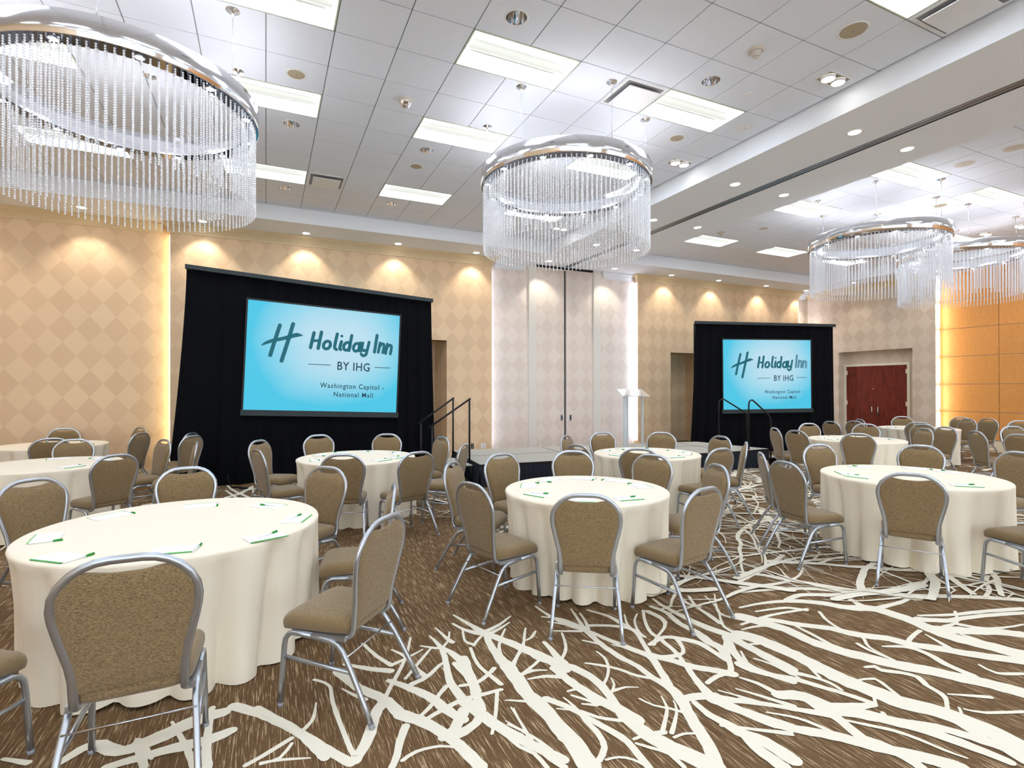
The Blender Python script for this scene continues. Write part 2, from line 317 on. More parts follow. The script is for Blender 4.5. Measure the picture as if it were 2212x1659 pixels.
# ---- floor with carpet pattern (brown ground, cream branches woven in the pile)
BR = "-0.15,3.11,67 0.01,2.94,60 0.15,2.73,53 0.27,2.53,50 0.34,2.42,49;0.15,2.74,24 0.21,2.81,20 0.24,2.96,9;0.11,2.71,27 -0.02,2.63,26 -0.08,2.6,25;0.11,2.67,17 0.06,2.59,19 -0.02,2.58,15;-0.02,2.59,15 0.07,2.57,19 0.18,2.53,9;0.25,3.2,22 0.32,3.1,20 0.32,2.92,22 0.34,2.64,25 0.36,2.46,27;0.38,3.23,57 0.46,3.02,60 0.57,2.84,65 0.62,2.67,64;0.36,2.43,58 0.44,2.56,55 0.52,2.76,57 0.58,2.82,71;0.57,3.52,21 0.62,3.32,27 0.68,3.17,33;0.43,3.3,29 0.55,3.19,41 0.66,3.11,52;0.57,2.84,25 0.64,2.97,25 0.72,3.11,23 0.8,3.28,20 0.87,3.47,14;0.72,3.36,13 0.78,3.24,28 0.8,3.09,29 0.83,2.97,40;0.7,3.18,30 0.79,3.22,23 0.9,3.28,12;0.9,3.33,14 0.98,3.26,32 1.02,3.24,37 1.06,3.13,47 1.08,3,64;0.99,3.44,12 1.01,3.29,31 1,3.14,36 0.96,2.96,41 0.94,2.83,50 0.95,2.63,58;1.06,3.54,12 1.08,3.39,24 1.1,3.29,37;1.13,3.44,12 1.08,3.32,16 1.03,3.26,23;1.19,3.55,19 1.23,3.43,33 1.29,3.35,55 1.34,3.32,72;1.24,3.68,19 1.29,3.5,38 1.34,3.32,60 1.43,3.14,67 1.49,3,76 1.56,2.84,77 1.59,2.69,75;1.35,3.34,42 1.47,3.39,31 1.61,3.49,12;1.35,3.29,40 1.46,3.34,28 1.56,3.4,12;1.22,3.43,15 1.18,3.27,19 1.21,3.21,30;1.21,3.19,22 1.27,3.26,21 1.34,3.32,20;1.34,3.3,40 1.31,3.15,50 1.3,2.98,67 1.3,2.86,89 1.29,2.72,84 1.28,2.52,82 1.29,2.36,73 1.28,2.17,71;1.49,3.32,13 1.39,3.18,19 1.33,3.05,23 1.31,2.93,23;1.62,3.27,12 1.53,3.11,17 1.47,3.03,21 1.37,2.91,23 1.31,2.85,24;1.66,3.2,16 1.6,3.13,15 1.53,3.11,16;1.64,3.04,27 1.64,2.93,29 1.63,2.82,34 1.63,2.76,46;1.33,2.75,34 1.42,2.76,27 1.49,2.73,13;1.35,2.69,11 1.46,2.67,27 1.55,2.62,45;0.74,2.92,39 0.84,2.96,32 0.94,3.05,24 0.98,3.07,21;0.72,2.99,20 0.85,3.15,22 0.95,3.27,17;1.18,3.17,19 1.15,2.97,24 1.17,2.81,29 1.19,2.71,31;1.03,3.03,40 1.05,2.83,49 1.02,2.65,47 1.01,2.54,44 0.94,2.45,50 0.86,2.41,56 0.81,2.4,58;0.95,2.65,74 1,2.46,72 1.05,2.33,68 1.11,2.2,63 1.2,2.04,52;0.63,3.01,35 0.71,2.9,51 0.79,2.77,60 0.84,2.62,60 0.89,2.5,64;0.62,2.67,80 0.71,2.56,74 0.78,2.42,65 0.82,2.29,63 0.85,2.16,67;0.62,2.57,44 0.57,2.47,38 0.53,2.37,33 0.5,2.32,34;0.55,2.34,22 0.62,2.37,21 0.73,2.36,18 0.79,2.32,14;0.67,2.59,23 0.77,2.67,24 0.85,2.76,26 0.91,2.82,30;0.73,2.58,26 0.82,2.62,31 0.95,2.66,39 1.08,2.66,32 1.17,2.66,26;0.98,2.79,28 1.07,2.78,29 1.16,2.83,29 1.22,2.88,32;1.14,2.65,23 1.07,2.5,21 1.01,2.39,18 0.98,2.34,17;1.08,2.4,8 1.12,2.3,14 1.16,2.2,18 1.18,2.12,21;1.16,2.48,8 1.14,2.36,11 1.13,2.27,15 1.11,2.17,17;1.15,2.56,10 1.24,2.51,19 1.27,2.49,32;1.04,2.7,56 1.07,2.89,55 1.1,3.07,54;0.38,3.04,10 0.43,2.95,22 0.48,2.88,31;0.76,2.41,53 0.83,2.45,57 0.92,2.57,64;1.43,3.12,54 1.49,3.01,55 1.52,2.86,54 1.6,2.76,64 1.66,2.65,62 1.69,2.49,54 1.66,2.3,49 1.63,2.18,60 1.64,2.09,78 1.66,1.97,92 1.72,1.83,99 1.77,1.72,104;1.62,3.27,12 1.55,3.15,16 1.49,3.03,16;1.66,3.2,16 1.59,3.13,16 1.53,3.11,15;1.45,2.99,17 1.39,2.93,20 1.34,2.86,22;1.64,3.03,29 1.63,2.93,31 1.61,2.8,36;1.81,3.1,17 1.75,2.95,20 1.69,2.86,21 1.61,2.78,23;1.54,2.73,58 1.55,2.61,59 1.57,2.48,65 1.6,2.35,72 1.65,2.23,80 1.67,2.13,83;1.33,2.75,19 1.43,2.8,22 1.49,2.84,23;1.35,2.69,14 1.45,2.68,25 1.53,2.63,31;1.41,2.77,16 1.49,2.73,13;1.29,2.82,66 1.31,2.72,61 1.29,2.56,61 1.31,2.46,65 1.3,2.33,73 1.3,2.22,86 1.3,2.13,94 1.29,2.03,97 1.28,1.95,105;1.17,2.55,16 1.26,2.49,16;1.15,2.49,10 1.14,2.33,14 1.13,2.23,19 1.13,2.16,23 1.15,2.07,28 1.18,2,34;1.08,2.37,16 1.12,2.3,17 1.14,2.23,18;1.04,2.28,17 1.06,2.2,21 1.1,2.13,23 1.11,2.03,24;1.35,2.48,50 1.39,2.42,44 1.43,2.34,38 1.47,2.22,39 1.51,2.11,41 1.53,2.02,40 1.52,1.93,38 1.51,1.84,38;1.36,2.38,12 1.46,2.31,22 1.51,2.23,23 1.6,2.16,27;1.44,2.45,10 1.45,2.36,19 1.44,2.23,29 1.44,2.12,32 1.41,2.03,29 1.34,1.97,31;1.49,2.45,16 1.54,2.38,23 1.58,2.32,31;1.49,2.49,15 1.54,2.49,23 1.56,2.46,22;1.5,2.36,13 1.56,2.32,26;1.88,2.79,13 1.88,2.71,18 1.84,2.61,18 1.77,2.52,17 1.71,2.47,19;1.74,2.7,17 1.8,2.65,25 1.88,2.56,26 1.93,2.46,28 2.01,2.38,33 2.04,2.31,38;1.72,2.39,24 1.8,2.39,17 1.86,2.36,9;1.78,2.5,9 1.76,2.44,13 1.7,2.38,16;1.85,3.56,17 1.87,3.35,36 1.93,3.15,54 1.98,3.06,55 1.96,2.89,43 1.97,2.68,45 2,2.54,43 2,2.4,45 2.02,2.3,60 2,2.19,66 1.94,2.05,62 1.9,1.96,64 1.85,1.83,64 1.78,1.72,65;2.07,3.41,13 2.02,3.23,24 1.98,3.08,35;2.09,3.32,15 2.05,3.18,22 2,3.07,27;1.81,3.29,15 1.89,3.21,29 1.98,3.1,44;1.76,3.16,14 1.85,3.11,25 1.94,3.07,35;1.81,3.38,19 1.92,3.28,29 1.98,3.12,34;2.03,3.12,37 2.16,3.06,37 2.26,2.97,40 2.28,2.9,39;1.99,3.05,29 2.03,2.91,41 2.07,2.8,49 2.11,2.69,59 2.14,2.6,56 2.1,2.47,46 2.04,2.32,48;1.88,2.95,16 1.94,2.88,25 1.96,2.83,28;2.02,2.82,13 2.07,2.76,22 2.12,2.69,31;2.17,3.34,23 2.25,3.18,37 2.26,3.01,40 2.27,2.9,37 2.22,2.77,32 2.15,2.6,36;2.37,3.16,13 2.29,3.02,19 2.27,2.92,28;2.46,3.13,13 2.36,3.03,15 2.29,2.89,19 2.28,2.82,25;2.54,3.16,22 2.43,3,23 2.36,2.86,29 2.35,2.74,35 2.32,2.57,32 2.27,2.44,31 2.21,2.3,35 2.17,2.18,47 2.15,2.1,68;2.56,3.13,49 2.57,2.98,40 2.5,2.88,23 2.35,2.78,22 2.26,2.71,30;2.64,3.19,38 2.67,3.05,44 2.63,2.88,51 2.64,2.73,64 2.61,2.58,71 2.62,2.5,68 2.56,2.39,57;2.75,3.3,23 2.73,3.18,35 2.73,3.02,50 2.74,2.88,61 2.76,2.73,73 2.8,2.61,75 2.79,2.5,72 2.79,2.35,72 2.8,2.23,70 2.8,2.13,67;3.05,3.36,29 2.87,3.22,23 2.77,3.13,21 2.69,3.12,23;2.97,3.23,21 2.93,3.11,32 2.97,3.04,45;3.04,3.22,23 2.95,3.05,28 2.92,2.89,38 2.89,2.76,41;3.16,3.17,13 3.07,2.96,17 2.94,2.8,18 2.87,2.7,26 2.87,2.62,41;3.26,3.17,9 3.02,2.89,24 3.07,2.75,41;2.77,2.59,59 2.65,2.42,53 2.6,2.29,57 2.61,2.19,61 2.65,2.11,57 2.68,2.04,55;2.8,2.61,43 2.61,2.44,41 2.46,2.27,34 2.34,2.26,33 2.24,2.23,29;2.19,2.56,59 2.24,2.49,61 2.3,2.39,64 2.38,2.31,68 2.44,2.24,73;2.27,2.41,21 2.21,2.28,33 2.17,2.15,52;2.17,2.11,82 2.24,2.05,52 2.34,1.97,40 2.46,1.87,34;2.15,2.1,79 2.2,1.97,73 2.26,1.87,67 2.32,1.76,64;2.24,2.15,12 2.3,2.06,18 2.35,1.98,24;2.34,2.12,13 2.4,2.02,25 2.48,1.88,36;2.04,2.12,36 2.03,2.01,45 2.05,1.93,58 2.06,1.85,70 2.11,1.75,78 2.12,1.61,80;2.02,1.92,24 2.09,1.87,24 2.18,1.8,24 2.27,1.73,24;1.8,2.27,13 1.83,2.19,17 1.89,2.13,19 1.94,2.06,23;1.92,2.24,8 1.88,2.15,16 1.8,2.07,20 1.73,2.01,23;1.95,2.18,8 1.91,2.11,15 1.81,2.02,20 1.76,1.98,24;1.75,1.95,18 1.81,1.95,17 1.86,1.93,17;2.77,2.4,13 2.76,2.28,26 2.79,2.12,37;2.7,2.31,16 2.74,2.22,26 2.75,2.09,33;2.76,2.47,15 2.89,2.43,29;2.95,2.62,16 3.05,2.62,26 3.14,2.6,35;1.99,2.17,55 2.08,2.16,63 2.18,2.12,70;2.11,2.69,45 2.16,2.61,54 2.2,2.56,58 2.28,2.54,46 2.36,2.55,25 2.42,2.63,27 2.45,2.71,36;2.24,2.72,32 2.4,2.76,43 2.47,2.7,56 2.54,2.6,51 2.54,2.47,41 2.53,2.37,41;1.37,1.96,14 1.43,1.95,15 1.48,1.91,16 1.51,1.84,18;1.57,2.02,18 1.65,2.02,26 1.73,2,36;1.56,1.99,17 1.6,1.94,20 1.65,1.87,22 1.65,1.78,24;3.11,2.77,128 3.16,2.66,124 3.22,2.5,105 3.22,2.31,98 3.26,2.17,108 3.32,2.05,113 3.4,1.91,112 3.5,1.79,116 3.58,1.67,118 3.67,1.53,123 3.71,1.43,128;2.88,2.57,128 2.94,2.43,123 2.96,2.25,115 2.96,2.09,118 2.96,1.93,129 2.99,1.81,134 3.02,1.66,135 3.1,1.56,135 3.13,1.46,135 3.15,1.36,128 3.15,1.22,126;3.23,2.89,25 3.42,2.88,33 3.64,2.83,57 3.84,2.71,86 3.97,2.54,99 4.12,2.45,120 4.15,2.24,123 4.13,2.11,124 4.12,1.96,135 4.18,1.81,142 4.24,1.64,149;3.01,2.68,26 3.27,2.7,29 3.52,2.68,32 3.66,2.66,34;3.24,2.67,65 3.37,2.51,72 3.51,2.38,80 3.58,2.25,86 3.71,2.12,89 3.77,2,91 3.88,1.88,91 3.98,1.76,92 4.14,1.6,96;3.33,2.51,25 3.31,2.33,32 3.29,2.23,39 3.3,2.15,51;3.7,2.59,23 3.61,2.47,24 3.56,2.32,28 3.58,2.21,23 3.48,2.1,20 3.45,1.94,22;4.17,2.72,46 4.12,2.6,48 4.09,2.51,68 4.13,2.44,78;3.48,3.1,26 3.71,3.05,42 4.02,2.94,63 4.25,2.77,77 4.41,2.67,89 4.54,2.55,104 4.62,2.45,123;3.68,3.29,44 3.96,3.37,44 4.33,3.5,43 4.63,3.62,43;3.86,3.45,50 3.99,3.28,66 4.1,3.09,76 4.24,2.87,86 4.36,2.69,96;3.67,2.84,43 3.87,2.86,61 4.08,2.76,65 4.23,2.72,54;4.47,2.7,76 4.63,2.5,75 4.88,2.36,71 5.12,2.22,76 5.34,2.06,80;4.12,2.45,57 4.42,2.44,41 4.6,2.46,24;4.29,2.24,29 4.43,2.18,38 4.58,2.13,41 4.8,2.08,49 5.13,1.98,54;4.23,2.2,85 4.37,2.11,68 4.48,2.09,51 4.72,2.04,53 5.04,1.94,53;4.18,2.05,116 4.34,1.95,107 4.48,1.87,104 4.59,1.77,106;4.38,2.04,47 4.47,1.93,36 4.65,1.87,23 4.79,1.85,19;4.61,2.17,21 4.42,2.07,22 4.25,2.06,39;4.03,2.1,31 3.88,2.07,29 3.76,2.03,28;3.57,2.07,19 3.7,2,42 3.72,1.9,48 3.68,1.78,50 3.67,1.65,55 3.65,1.58,63 3.74,1.44,66;4,2.05,16 3.96,1.95,31 3.92,1.86,44;4.22,1.95,26 4.22,1.83,40 4.2,1.69,52 4.22,1.63,62;2.57,2.3,68 2.58,2.22,60 2.64,2.13,51 2.71,2.06,48 2.77,1.95,45 2.83,1.84,41 2.88,1.72,39;2.7,2.41,12 2.63,2.31,24;2.77,2.4,14 2.77,2.24,19 2.76,2.1,18 2.73,2,16;2.78,2.09,44 2.83,2.02,35 2.86,1.94,27 2.85,1.87,23;2.91,2.1,20 2.86,2,19;2.45,2.19,20 2.49,2.11,31 2.51,1.99,43 2.58,1.92,51 2.63,1.82,56 2.72,1.74,60 2.8,1.63,62 2.86,1.55,61 2.96,1.46,64 3.02,1.36,68 3.09,1.19,70;2.5,1.98,82 2.61,1.91,102 2.63,1.78,130 2.77,1.74,64 2.87,1.71,37;2.28,2.04,29 2.37,1.95,35 2.45,1.87,41 2.54,1.79,52 2.59,1.74,69 2.57,1.66,56 2.55,1.57,61 2.58,1.51,62 2.59,1.4,57 2.58,1.34,53;2.2,1.96,54 2.24,1.85,62 2.33,1.74,67 2.43,1.65,73 2.51,1.55,78 2.59,1.45,82 2.68,1.35,85 2.73,1.27,90;2.09,1.87,14 2.19,1.8,17 2.28,1.74,19;2.07,1.85,46 2.04,1.74,56 2.04,1.65,67 2.04,1.6,75;2.31,1.9,13 2.41,1.8,22 2.45,1.7,26 2.47,1.61,27 2.53,1.53,28;2.6,1.7,17 2.67,1.62,24 2.74,1.54,27 2.78,1.45,25 2.8,1.36,19 2.83,1.29,11;3.21,1.96,24 3.27,1.94,39 3.26,1.9,39 3.33,1.84,41 3.37,1.77,41 3.32,1.7,33 3.3,1.62,35 3.25,1.57,21 3.12,1.5,25 3.09,1.45,46;3.33,1.6,14 3.41,1.55,24 3.5,1.49,31;3.25,1.49,15 3.31,1.43,23 3.5,1.35,25;3.24,1.51,14 3.18,1.47,14 3.09,1.45,17;3.28,1.59,15 3.17,1.53,16;3.03,1.89,16 3.13,1.86,27 3.1,1.77,22 3.05,1.65,22 3.08,1.59,19;3.09,1.44,55 3.07,1.36,52 3.06,1.28,48 3.03,1.17,43;3.85,1.69,19 3.83,1.6,31 3.96,1.53,29;2.95,1.76,17 2.87,1.7,18;2.84,1.65,22 2.8,1.6,28;3.57,3.18,47 3.73,3.14,49 4,3.11,41 4.24,3.16,24 4.46,3.28,18;3.28,2.79,21 3.54,2.74,37 3.63,2.65,43;3.46,2.16,30 3.44,2.08,30 3.45,1.94,23;2.62,1.78,91 2.71,1.7,81 2.8,1.6,82 2.88,1.48,82 2.94,1.32,68 2.97,1.2,54;-0.04,3.04,37 0.13,2.76,42 0.24,2.5,45;-0.46,2.82,16 -0.54,3,49 -0.48,2.77,35;-0.82,2.96,38 -0.73,3.05,71 -0.6,2.94,74 -0.48,2.97,101 -0.32,3.05,98 -0.2,3.07,83;-0.63,2.84,44 -0.43,2.86,69 -0.24,2.86,79 -0.15,2.89,57;-0.42,3.09,15 -0.34,2.87,28 -0.28,2.68,36;-0.25,3.14,31 -0.25,2.86,39 -0.23,2.65,42;-1.06,3.1,19 -0.95,3.02,33;-0.61,10.29,31 -0.47,9.68,45 -0.28,9.1,50 -0.09,8.54,59;-0.54,9.11,73 -0.36,9.38,94 -0.21,9.91,63;-0.44,8.53,103 -0.21,8.77,127 0.01,9.05,101;-0.21,10.01,28 -0.17,9.21,39 -0.13,8.39,48;-0.59,9.74,32 -0.34,8.83,46 -0.08,8.2,51"
RZ = [.0016]
def ribbon(mb, pts, mi=1, z=None, jag=.0):
    RZ[0] += 1.2e-5 if RZ[0] < .005 else 4e-6; z = RZ[0]
    # Catmull-Rom resample
    P = [Vector((p[0],p[1],p[2])) for p in pts]
    if len(P) == 2: P = [P[0], (P[0]+P[1])/2, P[1]]
    Q = []
    n = len(P)
    for i in range(n-1):
        p0 = P[max(0,i-1)]; p1 = P[i]; p2 = P[i+1]; p3 = P[min(n-1,i+2)]
        st = max(2, int((p2-p1).length/.035)); st = min(st, 14)
        for k in range(st):
            u = k/st
            Q.append(.5*((2*p1)+(p2-p0)*u+(2*p0-5*p1+4*p2-p3)*u*u+(3*p1-p0-3*p2+p3)*u**3))
    Q.append(P[-1])
    L = []; Rr = []
    for i, q in enumerate(Q):
        a = Q[max(0,i-1)]; b = Q[min(len(Q)-1,i+1)]
        d = Vector((b.x-a.x, b.y-a.y)); 
        if d.length < 1e-6: d = Vector((1,0))
        d.normalize(); nn = Vector((-d.y, d.x)); w = max(.004, abs(q.z))/2
        w1 = w*(1+random.uniform(-.10,.10)); w2 = w*(1+random.uniform(-.10,.10))
        L.append((q.x+nn.x*w1, q.y+nn.y*w1, z+i*1e-6)); Rr.append((q.x-nn.x*w2, q.y-nn.y*w2, z+i*1e-6))
    # pointed ends
    mb.grid([L, Rr], mi, False, flip=True)
    for e, k in ((Q[0],0),(Q[-1],-1)):
        w = max(.004, abs(e.z))/2; n8 = 10
        vs = [(e.x+w*cos(2*pi*j/n8), e.y+w*sin(2*pi*j/n8), z+(-3e-6 if k == 0 else (len(Q)+3)*1e-6)) for j in range(n8)]
        mb.add(vs, [tuple(range(n8))], mi)

rb = random.Random(11)
def grow(mb, x, y, a, L, w, depth, allow):
    pts = []; n = max(4, int(L/.22)); st = L/n
    for i in range(n+1):
        if not allow(x, y): break
        pts.append((x, y, w*(1-.78*i/n)))
        if depth > 0 and i > 0 and rb.random() < .5:
            sgn = rb.choice((-1,1))
            grow(mb, x, y, a+sgn*rb.uniform(.35,.95), L*rb.uniform(.3,.55), w*(1-.7*i/n)*.62, depth-1, allow)
        a += rb.uniform(-.22,.22); x += cos(a)*st; y += sin(a)*st
    if len(pts) > 2: ribbon(mb, pts)
def pattern_ok(x, y):
    # area of the room whose pattern was not traced from the foreground
    D_ = .4215*x+.9068*y; R_ = .9068*x-.4215*y
    if D_ < .6: return False
    px_ = 1106+1143.7*R_/D_; py_ = 835+1143.7*1.65/D_
    if x > 15.8 or y > 11.9 or x < -5.5: return False
    if px_ > 480 and py_ > 1420: return False
    if px_ > 700 and py_ > 1330+max(0,(1400-px_))*.05: return False
    if px_ > 1580 and py_ > 1300: return False
    # plain brown lane between the near tables
    if x < 2.2 and y < 6.3 and x > -.3 and py_ < 1420: return False
    if x < 2.6 and x > 1.0 and y < 4.4: return False
    if px_ < 480 and py_ > 1600: return False
    return True

fl = MB()
fl.quad((XL,YB,0),(XR+.6,YB,0),(XR+.6,YR+1.2,0),(XL,YR+1.2,0), 0)
for pl in BR.split(';'):
    ribbon(fl, [(lambda a: (float(a[0]), float(a[1]), float(a[2])/1000))(q.split(',')) for q in pl.split(' ')])
for i in range(270):
    x = rb.uniform(2.3,15.6); y = rb.uniform(-1.0,11.4)
    if not pattern_ok(x,y): continue
    grow(fl, x, y, rb.choice((0,pi))+rb.gauss(.1,.55), rb.uniform(1.4,3.0), rb.uniform(.045,.10), 2, pattern_ok)
for i in range(60):
    x = rb.uniform(-5,2.4); y = rb.uniform(6.2,11.4)
    if not pattern_ok(x,y): continue
    grow(fl, x, y, rb.uniform(0,2*pi), rb.uniform(1.0,1.8), rb.uniform(.04,.08), 2, pattern_ok)
for i in range(40):
    x = rb.uniform(-6,12); y = rb.uniform(-6.5,0)
    grow(fl, x, y, rb.uniform(0,2*pi), rb.uniform(1.4,2.4), rb.uniform(.06,.1), 2, lambda a,b: b < 1.0 and .4215*a+.9068*b < .5 and a > -6.3 and b > -7.1)
structure(fl, 'floor', [M['carpet'], M['branch']])

# ---- ceilings: lay-in tiles with openings for the lamps, tees set up in the gaps
TROF_L = [(a,b) for a in (-10,-6,-2,2,6) for b in (-16,-12,-8,-4,0,3,7)]     # (i,j) lower corner, two modules wide
# right bay is mirrored about the beam centre x = 7.2
RX0 = 8.306
TROF_R = [(a,b) for a in (1,5,9) for b in (-16,-12,-8,-4,0,3,7)]
HOLES_L = {(2,-1):.10,(-1,4):.10,(2,4):.10,(6,-1):.10,(-1,8):.10,(2,8):.10,(-1,-1):.10}
HOLES_R = {}
def hole_tile(mb, x0, y0, s, r, z0, z1):
    cx, cy = x0+s/2, y0+s/2; n = 24
    C_ = [(cx+r*cos(2*pi*k/n+pi/4), cy+r*sin(2*pi*k/n+pi/4)) for k in range(n)]
    S_ = []
    for k in range(n):
        a = 2*pi*k/n+pi/4; c_, s_ = cos(a), sin(a); q = (s/2)/max(abs(c_),abs(s_)); S_.append((cx+q*c_, cy+q*s_))
    vs = [(x,y,z0) for x,y in C_]+[(x,y,z0) for x,y in S_]+[(x,y,z1) for x,y in C_]+[(x,y,z1) for x,y in S_]
    fs = []
    for k in range(n):
        k2 = (k+1)%n
        fs += [(k,n+k,n+k2,k2)[::-1], (2*n+k,2*n+k2,k2,k)[::-1], (n+k,n+k2,3*n+k2,3*n+k)[::-1]]
    mb.add(vs, fs, 0)
def ceiling(name, x0, i0, i1, xmin, xmax, troffers, holes):
    mb = MB(); g = .0055
    tset = {(a+d,b) for a,b in troffers for d in (0,1)}
    for i in range(i0, i1):
        for j in range(-20, 11):
            if (i,j) in tset: continue
            ax = max(xmin, x0+i*T6+g); bx = min(xmax, x0+(i+1)*T6-g)
            ay = GY+j*T6+g; by = min(11.0, GY+(j+1)*T6-g)
            if bx-ax < .02 or by-ay < .02: continue
            if (i,j) in holes and bx-ax > .55: hole_tile(mb, ax, ay, bx-ax, holes[(i,j)], HC, HC+.018)
            else: mb.box(ax,ay,HC,bx,by,HC+.018)
    # tees
    for i in range(i0, i1+1):
        x = x0+i*T6
        if not (xmin-.01 < x < xmax+.01): continue
        ys = GY-20*T6
        inside = sorted(b for a,b in troffers if a+1 == i)
        y = ys
        for b in inside:
            mb.box(x-.012,y,HC+.008,x+.012,GY+b*T6,HC+.03,1); y = GY+(b+1)*T6
        mb.box(x-.012,y,HC+.008,x+.012,11.0,HC+.03,1)
    for j in range(-20, 11):
        y = GY+j*T6; mb.box(xmin,y-.012,HC+.008,xmax,y+.012,HC+.03,1)
    mb.box(xmin,GY-20*T6,HC+.5,xmax,11.0,HC+.52,1)
    return structure(mb, name, [M['ceil_tile'], M['tee']])
ceiling('ceiling', GX, -12, 9, XL, 6.12, TROF_L, HOLES_L)
ceiling('ceiling', RX0, 0, 13, 8.28, 15.85, TROF_R, HOLES_R)
# beam between the bays with the partition track, perimeter soffit
b = MB(); b.box(6.12,YB,HS,7.12,11.0,HC+.5); b.box(7.28,YB,HS,8.28,11.0,HC+.5); b.box(7.12,YB,HS+.06,7.28,12.1,HC+.5)
structure(b, 'ceiling', M['plaster'])
b = MB()
for x0,x1 in ((7.12,7.128),(7.272,7.28)): b.box(x0,YB,HS-.002,x1,12.1,HS+.03,1)
b.box(7.128,YB,HS+.004,7.19,12.1,HS+.03,0); b.box(7.21,YB,HS+.004,7.272,12.1,HS+.03,0); b.box(7.19,YB,HS+.012,7.21,12.1,HS+.03,2)
structure(b, 'trim_1', [M['alu'], M['dark'], M['grey_paint']])
b = MB(); b.box(XL,11.0,HS,7.12,YR+1.0,HC+.5); b.box(7.28,11.0,HS,XR+.6,YR+1.0,HC+.5); b.box(15.85,YB,HS,XR+.6,11.0,HC+.5)
structure(b, 'ceiling', M['plaster'])

# ---- walls
W = M['wallpaper']; WG = M['wallpaper_grey']; WT = M['wallpaper_right']
S1L, S1R, S3L, S3R = -1.673, 5.03, 9.48, 16.13
def crown(name, x0, x1, y, material, endl=True, endr=True, axis='x'):
    """cove moulding under the soffit: stepped profile projecting into the room"""
    mb = MB()
    prof = [(0,4.66),(.018,4.66),(.02,4.685),(.028,4.70),(.04,4.725),(.062,4.76),(.092,4.79),(.115,4.805),(.12,4.815),(.12,4.835),(.135,4.84),(.135,HS)]
    rows = []
    for d, z in prof:
        e0 = d if endl else 0; e1 = d if endr else 0
        if axis == 'x':
            rows.append([(x0-e0, y+.05, z)]*1+[(x0-e0, y-d, z), (x1+e1, y-d, z), (x1+e1, y+.05, z)])
        else:
            rows.append([(y+.05, x0-e0, z), (y-d, x0-e0, z), (y-d, x1+e1, z), (y+.05, x1+e1, z)])
    mb.grid(rows, 0, False, flip=(axis == 'y'))
    return structure(mb, name, material)
b = MB(); b.box(XL,YR,0,S1L+.02,YR+.15,HS); structure(b, 'wall_front_left', W)
# section behind the near screen, with a doorway niche
b = MB(); b.box(S1L,YF,0,2.7,YR+.15,HS); b.box(3.88,YF,0,S1R,YR+.15,HS); b.box(2.7,YF,2.79,3.88,YR+.15,HS)
structure(b, 'wall_front', W)
b = MB(); b.box(2.55,YF+.95,0,4.03,YF+1.05,2.95); b.box(2.55,YF+.1,0,2.7,YF+.95,2.95); b.box(3.88,YF+.3,0,4.03,YF+.95,2.95); b.box(2.7,YF+.1,2.79,3.88,YF+.95,2.95)
structure(b, 'wall_niche_left', W)
b = MB(); b.box(S1R-.02,YR,0,6.107,YR+.15,HS); b.box(8.293,YR,0,S3L+.02,YR+.15,HS); structure(b, 'wall_front_recess', WG)
b = MB(); b.box(S3L,YF,0,10.66,YR+.15,HS); b.box(12.1,YF,0,S3R,YR+.15,HS); b.box(10.66,YF,2.69,12.1,YR+.15,HS); structure(b, 'wall_front_right', W)
b = MB(); b.box(10.5,YF+.95,0,12.25,YF+1.05,2.85); b.box(10.51,YF+.3,0,10.66,YF+.95,2.85); b.box(12.1,YF+.3,0,12.25,YF+.95,2.85); b.box(10.66,YF+.1,2.69,12.1,YF+.95,2.85)
structure(b, 'wall_niche_right', W)
b = MB(); b.box(S3R-.02,YR,0,XR+.3,YR+.15,HS); structure(b, 'wall_front_corner', WT)
crown('trim_2', XL, S1L-.135, YR, M['crown'], False, False)
crown('trim_3', S1L, S1R, YF, M['crown'])
crown('trim_4', S1R+.135, 5.95, YR, M['crown_white'], False, True)
crown('trim_5', 8.45, S3L-.135, YR, M['crown_white'], True, False)
crown('trim_6', S3L, S3R, YF, M['crown'])
crown('trim_7', S3R+.135, XR-.135, YR, M['crown_white'], False, False)
# right wall: wallpapered part with door niche, then the wood panelling
b = MB()
b.box(XR,11.08,0,XR+.2,YR+.15,HS); b.box(XR,8.34,0,XR+.2,8.92,HS); b.box(XR,8.92,2.80,XR+.2,11.08,HS)
structure(b, 'wall_right', WT)
b = MB()   # back of the door niche with the door opening
b.box(XR+.28,11.0,0,XR+.36,11.4,2.95); b.box(XR+.28,8.72,0,XR+.36,9.2,2.95); b.box(XR+.28,9.2,2.40,XR+.36,11.0,2.95)
b.box(XR+.2,8.72,0,XR+.28,8.92,2.95); b.box(XR+.2,11.08,0,XR+.28,11.4,2.95); b.box(XR+.2,8.92,2.80,XR+.28,11.08,2.95)
structure(b, 'wall_niche_door', WT)
b = MB(); prof = [(0,4.66),(.018,4.66),(.02,4.685),(.028,4.70),(.04,4.725),(.062,4.76),(.092,4.79),(.115,4.805),(.12,4.815),(.12,4.835),(.135,4.84),(.135,HS)]
b.grid([[(XR-d, 8.34-d, z), (XR-d, YR, z)] for d, z in prof], 0, False)
structure(b, 'trim_8', M['crown'])
b = MB(); b.box(XR+.33,YB,0,XR+.5,8.4,HS); structure(b, 'wall_right_panelled', M['grey_paint'])
